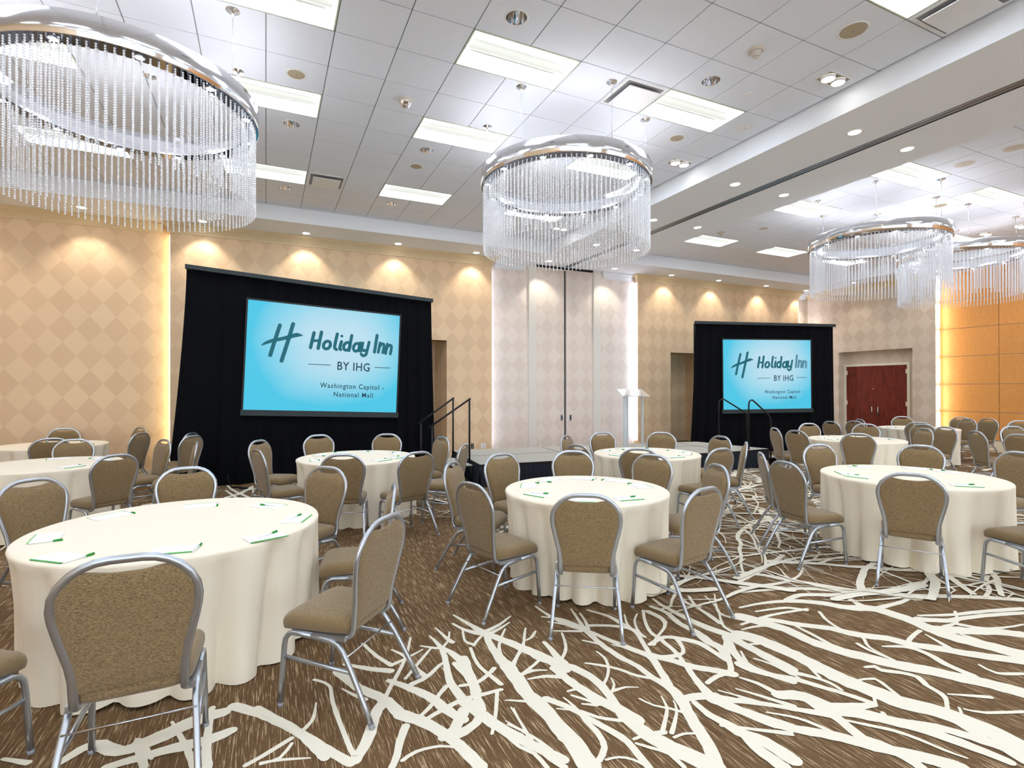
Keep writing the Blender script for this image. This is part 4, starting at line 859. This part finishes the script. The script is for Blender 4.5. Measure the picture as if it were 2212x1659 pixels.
drape((9.84,10.175),(13.66,9.10),3.35,3.34,.190,.826,'black floor length drape around the smaller right screen', .16, 5)

# ------------------------------------------------------------------ stage
st = empty('stage_platform', (6.4,9,0)); tag(st, 'low grey carpeted stage with black pleated skirt in front of the pocket doors', 'stage')
SP = [(3.25,8.25),(8.46,7.79),(9.58,7.83),(9.30,9.60),(3.50,10.45)]
def loc(pts, o=(6.4,9)): return [(x-o[0], y-o[1]) for x,y in pts]
b = MB(); b.poly(loc(SP), .345, .38); b.build('deck', M['deck'], st)
b = MB()
c0 = Vector((sum(p[0] for p in SP)/5-6.4, sum(p[1] for p in SP)/5-9))
for i in range(5):
    p0 = Vector(loc(SP)[i]); p1 = Vector(loc(SP)[(i+1)%5]); d = (p1-p0).normalized(); nn = Vector((d.y,-d.x))*.012
    q = [p0, p1, p1+nn, p0+nn]; b.poly([tuple(v) for v in q], .335, .378)
# seams between the deck modules
def seam(x0,y0,x1,y1):
    d = Vector((x1-x0,y1-y0)).normalized(); nn = Vector((-d.y,d.x))*.010
    b.poly([(x0-6.4+nn.x,y0-9+nn.y),(x1-6.4+nn.x,y1-9+nn.y),(x1-6.4-nn.x,y1-9-nn.y),(x0-6.4-nn.x,y0-9-nn.y)][::-1], .37, .3815)
seam(3.38,9.4,9.42,8.78); seam(5.2,8.08,5.42,10.15); seam(7.15,7.91,7.35,9.9); seam(8.46,7.79,8.7,9.68)
b.build('deck_edge', M['seam'], st)
b = MB()
for i in (0,1,2,4):
    p0 = Vector(loc(SP)[i]); p1 = Vector(loc(SP)[(i+1)%5]); Ln = (p1-p0).length; d = (p1-p0)/Ln; nn = Vector((d.y,-d.x))
    n = int(Ln/.012); rows = [[],[],[]]
    for k in range(n+1):
        x = k/n*Ln; ph = (x % .085)/.085; o_ = .012+.028*(1-abs(2*ph-1))**.7
        for rw, z, s_ in ((0,.34,.35),(1,.2,.9),(2,.012,1.15)):
            q = p0+d*x+nn*(.004+o_*s_); rows[rw].append((q.x,q.y,z))
    b.grid(rows, 0, False, flip=True)
b.build('pleated_skirt', M['skirt'], st)
# left step unit with its rails
sp = empty('stage_steps', (2.85,9.0,0)); tag(sp, 'portable black step unit with grey treads at the left end of the stage', 'steps')
b = MB()
for y in (-.46,.50):
    b.tube([(-.36,y,0),(-.36,y,.17)], .014, 6); b.tube([(.34,y,0),(.34,y,.33)], .014, 6); b.tube([(0,y,0),(0,y,.30)], .014, 6)
    b.tube([(-.36,y,.08),(.34,y,.08)], .011, 6); b.tube([(0,y,.24),(.34,y,.24)], .011, 6)
b.build('frame', M['black_metal'], sp)
for x0,x1,z in ((-.38,-.02,.185),(0,.36,.345)):
    b = MB(); b.box(x0,-.48,z-.02,x1,.52,z,0); b.box(x0-.006,-.485,z-.03,x0,.525,z-.001,1); b.build('tread', [M['deck'], M['seam']], sp)
def rail(pts, lab, dd=.016):
    o = MB()
    for p_ in pts: o.tube(p_, dd, 10)
    x = o.build('handrail', M['black_metal']); tag(x, lab, 'handrail'); return x
rail([[(2.60,9.60,.0),(2.60,9.60,1.02)],[(3.22,9.58,.38),(3.22,9.58,1.45)],[(2.54,9.60,.99),(3.24,9.58,1.475)]], 'black sloping handrail on the left steps, the one nearer the wall')
rail([[(2.50,8.52,.0),(2.50,8.52,1.03)],[(3.15,8.50,.38),(3.15,8.50,1.46)],[(2.44,8.52,1.0),(3.17,8.50,1.48)]], 'black sloping handrail on the left steps, the one nearer the tables')
def bent(ax, ay, bx, by, z0, za, zb, lab):
    dx, dy = bx-ax, by-ay; P = [(ax,ay,z0),(ax,ay,za-.10)]
    for k in range(5):
        a = pi*(.5-.32*k/4*2)/1; 
    P += [(ax+.02*dx,ay+.02*dy,za-.03),(ax+.08*dx,ay+.08*dy,za),(ax+.17*dx,ay+.17*dy,za+.005),(ax+.27*dx,ay+.27*dy,za-.035),(bx-.10*dx,by-.10*dy,zb+.04),(bx-.02*dx,by-.02*dy,zb-.02),(bx,by,zb-.09),(bx,by,0)]
    rail([P], lab)
bent(9.20,8.80,9.98,8.72,.38,1.40,1.07,'black bent tube handrail at the right end of the stage, left one')
bent(9.06,7.87,9.62,7.80,.38,1.40,1.05,'black bent tube handrail at the right end of the stage, right one')
s2 = empty('stage_steps', (9.8,8.3,0)); tag(s2, 'step unit at the right end of the stage between two bent rails', 'steps')
b = MB(); b.box(-.12,-.38,.16,.2,.40,.185,0); b.box(-.12,-.36,0,-.09,.38,.16,1); b.box(.15,-.36,0,.18,.38,.16,1); b.build('tread', [M['deck'], M['seam']], s2)

# lectern of clear acrylic
lc = empty('lectern', (6.95,8.96,.38), radians(-6)); tag(lc, 'clear acrylic lectern with two frosted posts standing on the stage', 'lectern')
for x,nm in ((-.20,'post'),(.20,'post')):
    b = MB(); n = 10; ro = []
    w_ = .062 if x < 0 else .03
    P_ = [(x+w_*sin(-1.2+2.4*k/n), -.03-.035*cos(-1.2+2.4*k/n)) for k in range(n+1)]+[(x+w_*.86*sin(1.2-2.4*k/n), -.02-.028*cos(1.2-2.4*k/n)) for k in range(n+1)]
    b.poly(P_, .012, 1.14); b.build(nm, M['frost'], lc)
    b = MB(); b.poly([(a, c_-.001) for a,c_ in P_], 1.135, 1.15); b.build('bracket', M['black_metal'], lc)
b = MB(); b.add([(-.36,-.20,1.105),(.28,-.20,1.10),(.36,.24,1.24),(-.26,.24,1.24),(-.36,-.20,1.12),(.28,-.20,1.115),(.36,.24,1.255),(-.26,.24,1.255)],
    [(0,3,2,1),(4,5,6,7),(0,1,5,4),(1,2,6,5),(2,3,7,6),(3,0,4,7)]); b.build('reading_shelf', M['acrylic'], lc)
b = MB(); b.box(-.30,-.18,0,.30,.20,.012); b.build('base_plate', M['acrylic'], lc)

# outlets on the wall behind the stage, a cable clamp by the drape foot
for x,m_,lab in ((4.41,'outlet','ivory wall socket plate behind the left steps, left of the black one'),(4.52,'outlet_black','black wall plate between two pale plates behind the left steps'),(4.80,'trim_white','white double wall socket plate behind the stage, rightmost')):
    b = MB(); w_ = .06 if x > 4.7 else .036; b.box(x-w_,YF-.008,.20,x+w_,YF,.32,0)
    for z in (.235,.285): b.box(x-.015,YF-.010,z-.012,x+.015,YF-.007,z+.012,1)
    o = b.build('wall_plate', [M[m_], M['grey_paint']]); tag(o, lab, 'socket')
b = MB(); b.box(12.2,YF-.01,.22,12.28,YF,.32)
g = MB(); g.box(-.06,-.03,0,.06,.03,.03); g.box(-.20,-.012,.02,-.03,.012,.045); g.tube([(-.19,0,.03),(-.26,.02,.16),(-.27,.02,.24)], .007, 6)
o = g.build('floor_clamp', M['black_metal'], loc=(-.33,9.75,0), rz=-.4); tag(o, 'small black metal clamp lying on the carpet at the foot of the left drape', 'clamp')

# ------------------------------------------------------------------ banquet chair
def chair_proto():
    r = empty('banquet_chair')
    LEAN = .17
    yb = lambda z: -.19-(z-.46)*LEAN/1.0 if z > .46 else -.19
    # half outline of the balloon back
    OUT = [(.172,.43),(.174,.50),(.182,.56),(.196,.62),(.210,.68),(.221,.735),(.225,.775),(.219,.82),(.198,.863),(.166,.899),(.129,.924),(.091,.938),(.050,.943)]
    left = [(-x, yb(z), z) for x,z in OUT]; right = [(x, yb(z), z) for x,z in OUT][::-1]
    foot = [(.175,-.10,.372),(.174,-.15,.380),(.173,-.180,.398)]
    pts = [(-x,y,z) for x,y,z in foot]+left+[(0,yb(.943),.943)]+right+foot[::-1]
    b = MB(); b.tube(pts, .0125, 10, r2=.0165); b.build('back_frame', M['steel'], r)
    # pad
    NU, NV = 26, 18; zb = .452
    side = lambda z: (lambda L_: L_)(sum(0 for _ in ()) ) 
    def halfw(z):
        for (x0,z0),(x1,z1) in zip(OUT, OUT[1:]):
            if z0 <= z <= z1 and z1 > z0: return x0+(x1-x0)*(z-z0)/(z1-z0)
        return OUT[0][0] if z < OUT[0][1] else .06
    def topz(u):
        x = (halfw(.815)-.010)*sin(abs(u)*pi/2); z = .941
        up = [p for p in OUT if p[1] >= .80][::-1]
        for (x0,z0),(x1,z1) in zip(up, up[1:]):
            if x0 <= x <= x1: z = z0+(z1-z0)*(x-x0)/(x1-x0)
        if x > .2: z = .941-(.941-.815)*min(1,((x-.0)/.2125))**9*.5-(.941-.872)*.5
        z = min(z, .941)-.011
        if abs(u) > .999: z = .83
        return z-.036*math.exp(-(u/.36)**4)
    G = []
    for j in range(NV+1):
        v = j/NV; row = []
        for i in range(NU+1):
            u = -1+2*i/NU; z1 = .815; zs = zb+(z1-zb)*v; xs = (halfw(zs)-.010)*u; xt = (halfw(.815)-.010)*sin(u*pi/2)
            x = xs*(1-v**3)+xt*v**3; z = zb+(topz(u)-zb)*v
            row.append((x,z,u,v))
        G.append(row)
    def surf(th, sg):
        R_ = []
        for row in G:
            q = []
            for x,z,u,v in row:
                e = (1-abs(u)**7)*(1-abs(2*v-1)**9)
                q.append((x, yb(z)+sg*(.006+th*max(0,e)**.6), z))
            R_.append(q)
        return R_
    b = MB(); b.grid(surf(.034, 1), 0, True, flip=True); b.grid(surf(.010, -1), 0, True)
    F = surf(0,1); B_ = surf(0,-1)
    ring = lambda S: S[0]+[row[-1] for row in S[1:]]+S[-1][::-1][1:]+[row[0] for row in S[::-1][1:-1]]
    b.grid([ring(F), ring(B_)], 0, True, closed=True)
    b.build('backrest', M['fabric'], r)
    # seat cushion
    def outline(ins, zoff, n=48):
        P_ = []
        for k in range(n):
            a = 2*pi*k/n; c_, s_ = cos(a), sin(a); e = .30
            x = math.copysign(abs(c_)**e, c_); y = math.copysign(abs(s_)**e, s_)
            hw = (.215 if y > 0 else .215)-.012*(1-y)
            yy = .022+y*(.205-ins); xx = x*(hw-ins)
            z = zoff - (.022*max(0,(yy-.13)/.1)**1.5)
            P_.append((xx, yy, z))
        return P_
    rings = [outline(.09,.398), outline(.012,.398), outline(0,.408), outline(-.004,.43), outline(-.003,.450), outline(.003,.464), outline(.014,.474), outline(.04,.480), outline(.09,.483), outline(.14,.484), outline(.19,.484)]
    b = MB(); b.grid(rings, 0, True, closed=True)
    o_ = len(b.v); b.f.append([o_-48+k for k in range(48)]); b.m.append(0); b.sm.append(True)
    b.add(outline(.09,.398), [tuple(range(48))[::-1]])
    b.build('seat', M['fabric'], r)
    for s_ in (-1,1):
        X_ = .205*s_
        front = [(X_*1.03,.215,0),(X_*1.02,.205,.15),(X_,.195,.31),(X_,.188,.345),(X_,.168,.372),(X_,.14,.383),(X_,.03,.380)]
        b = MB(); b.tube(front, .0125, 8, r2=.0125, power=.6); b.tube([(X_*1.03,.2155,0),(X_*1.03,.2145,.02)], .015, 8, mi=1); b.build('leg', [M['steel'], M['grey_paint']], r)
        rear = [(X_,.03,.380),(X_,-.09,.366),(X_,-.125,.352),(X_,-.150,.325),(X_*1.04,-.20,.25),(X_*1.10,-.285,.10),(X_*1.14,-.335,0)]
        b = MB(); b.tube(rear, .0125, 8, r2=.0125, power=.6); b.tube([(X_*1.14,-.335,0),(X_*1.135,-.327,.02)], .015, 8, mi=1); b.build('leg', [M['steel'], M['grey_paint']], r)
        b = MB(); b.tube([(X_,.20,.255),(X_*1.04,-.205,.235)], .0095, 8, r2=.0095, power=.6); b.build('stretcher', M['steel'], r)
        b = MB(); b.box(X_-.016*s_-.016,-.16,.372,X_-.016*s_+.016,.15,.397); b.build('seat_rail', M['steel'], r)
    b = MB(); b.tube([(-.212,-.178,.305),(.212,-.178,.305)], .0042, 6); b.build('cross_rod', M['steel_bright'], r)
    return r

TN = {1:'nearest left table',2:'front middle table',3:'front right table',4:'near screen table',5:'second left table',6:'far left table',7:'stage front table',8:'far bay table',9:'cherry door table',10:'unseen right table'}
TB = {1:(-.50,4.09,.84),2:(2.57,3.98,.71),3:(5.93,3.18,.78),4:(1.08,7.12,.74),5:(-2.35,8.0,.74),6:(-3.1,10.75,.73),7:(4.74,5.82,.71),8:(9.35,5.86,.73),9:(13.2,6.9,.74),10:(11.7,3.7,.76)}
CH = {
1:[(-.485,2.47,'back to the viewer'),(.58,2.84,'turned left, nearest right side'),(.84,3.83,'half hidden, due right'),(.50,4.99,'right rear, facing us'),(-.64,5.5,'directly behind the table'),(-1.65,5.3,'left rear, cut by frame'),(-1.42,2.83,'bottom left corner, seat only')],
2:[(1.92,2.97,'back to the viewer'),(1.38,3.68,'left front, seat showing'),(1.6,4.8,'left, behind another chair'),(2.29,5.21,'left rear, facing us'),(3.12,5.1,'directly behind the table'),(3.70,4.44,'right rear, facing us'),(3.75,3.6,'right, khaki front showing'),(2.80,2.80,'right front, seat showing')],
3:[(4.78,2.55,'back to the viewer'),(4.47,3.47,'left front, seat showing'),(4.87,4.07,'left, behind another chair'),(6.25,4.38,'left rear, facing us'),(7.25,3.76,'directly behind the table'),(7.45,2.90,'right rear, cut by frame'),(5.60,1.88,'right front, seat only')],
4:[(.72,8.5,'rear left, before the drape'),(1.7,8.23,'rear right, before the drape'),(.74,5.88,'front left, dark back'),(1.52,5.74,'front right, dark back'),(-.09,7.97,'left rear, edge on'),(-.09,6.75,'left front, seat showing'),(2.32,7.39,'right rear, by the steps'),(2.26,6.28,'right front, edge on')],
5:[(-1.44,6.87,'front right, dark back'),(-1.27,8.65,'rear right, pinkish front'),(-2.42,9.25,'rear, facing us'),(-.83,8.16,'edge on at the right')],
6:[(-3.26,11.92,'rear left, by the wall'),(-2.06,11.55,'rear right, by the wall'),(-2.77,9.57,'front left, dark back'),(-1.80,10.12,'front right, dark back'),(-1.0,9.24,'nearer of two edge on'),(-1.07,9.80,'farther of two edge on')],
7:[(4.88,7.08,'left rear, facing us'),(5.7,6.63,'directly behind the table'),(6.03,5.73,'right rear, facing us'),(3.5,5.6,'left front, dark back'),(4.03,6.78,'left, edge on'),(3.93,4.95,'front left, dark back'),(4.8,4.56,'front right, dark back'),(5.64,4.94,'right, edge on')],
8:[(9.8,7.07,'left rear, facing us'),(7.95,5.96,'left front, dark back'),(8.14,6.52,'left, edge on'),(8.27,5.15,'front, dark back'),(10.62,6.46,'directly behind the table'),(10.35,5.3,'right front, dark back'),(11.1,5.35,'right, edge on'),(11.45,5.89,'right rear, facing us')],
9:[(14.2,7.77,'behind it, facing us'),(12.08,6.3,'front, dark back'),(12.1,7.5,'left rear, facing us'),(11.35,7.14,'left front, dark back'),(10.81,7.3,'left, edge on'),(15.1,6.96,'right rear, by the panels'),(14.35,6.49,'right front, dark back'),(15.0,6.39,'far right, edge on')],
10:[(10.4,4.6,'left, edge on'),(12.37,4.92,'rear, by the frame edge'),(10.29,4.01,'front left, frame edge'),(14.6,5.67,'far right, by the panels')]}
RAIL = .270
proto = chair_proto(); used = False
PROTO_KIDS = list(proto.children)
BIG = {'back to the viewer':1.06,'turned left, nearest right side':1.02}
TURN = {(1,'turned left, nearest right side'):7}
def place_chair(x, y, cx, cy, label, group, s=1.0, turn=0):
    global used
    if not used: o = proto; used = True
    else:
        o = proto.copy(); COL.objects.link(o)
        for k in PROTO_KIDS:
            c = k.copy(); COL.objects.link(c); c.parent = o
    d = Vector((cx-x, cy-y)).normalized(); d = Matrix.Rotation(radians(turn), 2) @ d
    o.location = (x+d.x*RAIL*s, y+d.y*RAIL*s, 0); o.rotation_euler = (0,0,atan2(d.y,d.x)-pi/2); o.scale = (s,s,s)
    tag(o, label, 'chair', group)
for t_, L_ in CH.items():
    cx, cy, r_ = TB[t_]
    for x, y, ds in L_:
        place_chair(x, y, cx, cy, 'taupe banquet chair at the %s, %s' % (TN[t_], ds), 'banquet chairs around the %s' % TN[t_], BIG.get(ds,1.0) if t_ == 1 else 1.0, TURN.get((t_,ds),0))

# ------------------------------------------------------------------ tables and cloths
def table_base(r_):
    t_ = empty('banquet_table'); b = MB(); b.lathe((0,0), [(.001,.722),(r_-.03,.722),(r_-.02,.728),(r_-.02,.748),(r_-.03,.752),(.001,.752)], 48); b.build('tabletop', M['wood_inner'], t_)
    for k in range(4):
        a = pi/4+pi/2*k; x, y = .42*cos(a), .42*sin(a); b = MB(); b.tube([(x,y,.722),(x,y,0)], .016, 8); b.build('leg', M['steel'], t_)
    return t_
def cloth(cx, cy, r_, seed):
    rr = random.Random(seed); mb = MB(); n = 240
    nf = rr.randint(17,21); ph0 = rr.uniform(0,6.28)
    jit = [rr.uniform(-.9,.9) for _ in range(nf+1)]; amp = [rr.uniform(.55,1.25) for _ in range(nf+1)]
    def fold(a):
        x = (a/(2*pi)*nf) % nf; k = int(x); f = x-k; k2 = (k+1) % nf
        f = min(1, max(0, f+ .0)); A0 = amp[k]; 
        return A0*(1-abs(2*f-1)**1.25)*(.85+.15*sin(3*pi*f)), jit[k]
    rows = []
    for rad, z in ((.0,.764),(r_*.5,.764),(r_*.8,.764),(r_-.03,.764),(r_-.008,.762),(r_+.001,.756),(r_+.005,.745)):
        rows.append([(rad*cos(2*pi*k/n), rad*sin(2*pi*k/n), z) for k in range(n)])
    # one flat skirt corner lifts in a wave like real linen
    for i in range(1, 19):
        f = i/18; z = .745-(.745-.012)*f; row = []
        for k in range(n):
            a = 2*pi*k/n; fo, jt = fold(a+ph0+.05*sin(3*a+seed)*f)
            g = min(1,f*1.15)**.6
            rad = r_+.004+.012*f+ g*(.150*fo-.118)+.006*sin(7*a+seed*1.7)*f+.004*sin(31*a+seed)*f*f
            row.append((rad*cos(a+.02*jt*f), rad*sin(a+.02*jt*f), max(.004, z+.010*sin(5*a+seed)*f*(f>.9))))
        rows.append(row)
    mb.grid(rows, 0, True, closed=True, flip=True)
    o = mb.build('tablecloth', M['cloth'], loc=(cx,cy,0))
    return o
for t_, (cx, cy, r_) in TB.items():
    if t_ == 10: continue
    b = table_base(r_); b.location = (cx,cy,0); tag(b, 'round banquet table hidden under its cloth, %s' % TN[t_], 'table', 'round banquet tables')
    o = cloth(cx, cy, r_, t_*3+1); tag(o, 'floor length ivory tablecloth on the %s' % TN[t_], 'tablecloth', 'ivory round tablecloths')

# ------------------------------------------------------------------ notepads and pens
def pad_mesh():
    b = MB(); b.box(-.108,-.07,0,.108,.07,.005,0); b.box(-.108,-.0703,-.0001,.108,-.063,.0053,1); b.box(-.1082,-.0706,-.0006,.1082,-.066,.0012,2)
    return b
pm = pad_mesh().build('notepad', [M['paper'], M['green_print'], M['green']]); pad_first = True
def pen_proto():
    r = empty('pen'); b = MB(); b.tube([(-.075,0,.0045),(.035,0,.0045)], .0042, 8); b.build('barrel', M['pen_white'], r)
    b = MB(); b.tube([(.033,0,.0046),(.075,0,.0046)], .0062, 8); b.tube([(.045,0,.0105),(.076,0,.0115)], .0014, 6); b.build('cap', M['green'], r)
    return r
pp = pen_proto(); PK = list(pp.children); pen_first = True
rp = random.Random(5)
def put_pad(x, y, a, tn, ds, pos=None):
    global pad_first, pen_first
    o = pm if pad_first else pm.copy()
    if not pad_first: COL.objects.link(o)
    pad_first = False
    o.location = (x,y,.7655); o.rotation_euler = (0,0,a)
    tag(o, 'white notepad on the %s, place of chair %s' % (tn, ds), 'notepad', 'notepads on the %s' % tn)
    q = pp if pen_first else pp.copy()
    if not pen_first:
        COL.objects.link(q)
        for k in PK:
            c = k.copy(); COL.objects.link(c); c.parent = q
    pen_first = False
    side = rp.choice((-1,1,1)); dx, dy = (.118*side, rp.uniform(-.01,.02)) if rp.random() < .45 else (rp.uniform(-.02,.03), .02)
    on = abs(dx) < .1
    ang = a + (pi/2 if not on else rp.uniform(-.5,.5))
    q.location = (x+dx*cos(a)-dy*sin(a), y+dx*sin(a)+dy*cos(a), .7712 if on else .7655); q.rotation_euler = (0,0,ang)
    tag(q, 'green capped pen on the %s, by chair %s' % (tn, ds), 'pen', 'pens on the %s' % tn)
T1P = [((-.46,3.42),-.15,'back to the viewer'),((.0,3.48),.35,'turned left, nearest right side'),((.19,3.88),1.2,'half hidden, due right'),((.02,4.40),2.4,'right rear, facing us'),((-.45,4.62),3.14,'directly behind the table'),((-.98,4.52),-2.5,'left rear, cut by frame'),((-1.18,4.02),-1.45,'left, outside the frame'),((-.98,3.52),-.7,'bottom left corner, seat only')]
for (x,y),a,ds in T1P: put_pad(x, y, a, TN[1], ds)
for t_ in (2,3,4,5,6,7,8,9):
    cx, cy, r_ = TB[t_]
    for x, y, ds in CH[t_]:
        d = Vector((x-cx, y-cy))
        if d.length > 1.62: continue
        d.normalize(); d = Matrix.Rotation(rp.uniform(-.1,.1), 2) @ d; rr = r_-.19
        put_pad(cx+d.x*rr, cy+d.y*rr, atan2(d.y,d.x)+pi/2+rp.uniform(-.5,.5), TN[t_], ds)
    

# ------------------------------------------------------------------ viewpoint and exposure
cam = D.cameras.new('camera'); co = D.objects.new('camera', cam); COL.objects.link(co); SC.camera = co
F = 1143.75
cam.sensor_fit = 'HORIZONTAL'; cam.sensor_width = 36; cam.lens = 36*F/2212; cam.shift_y = (835-829.5)/2212; cam.clip_start = .05; cam.clip_end = 100
yaw, pitch, roll = radians(65.0684), radians(.2122), radians(-.0627)
fw = Vector((cos(yaw)*cos(pitch), sin(yaw)*cos(pitch), sin(pitch))); r0 = Vector((sin(yaw), -cos(yaw), 0)); u0 = r0.cross(fw)
rr_ = cos(roll)*r0+sin(roll)*u0; uu_ = -sin(roll)*r0+cos(roll)*u0
co.matrix_world = Matrix(((rr_.x,uu_.x,-fw.x,0),(rr_.y,uu_.y,-fw.y,0),(rr_.z,uu_.z,-fw.z,1.65),(0,0,0,1)))
w = D.worlds.new('world'); SC.world = w; w.use_nodes = True
w.node_tree.nodes['Background'].inputs[0].default_value = (.80,.90,1,1); w.node_tree.nodes['Background'].inputs[1].default_value = WORLD
vs_ = SC.view_settings; vs_.view_transform = 'Standard'; vs_.look = 'None'; vs_.gamma = 1; vs_.use_curve_mapping = False; vs_.exposure = EXPO
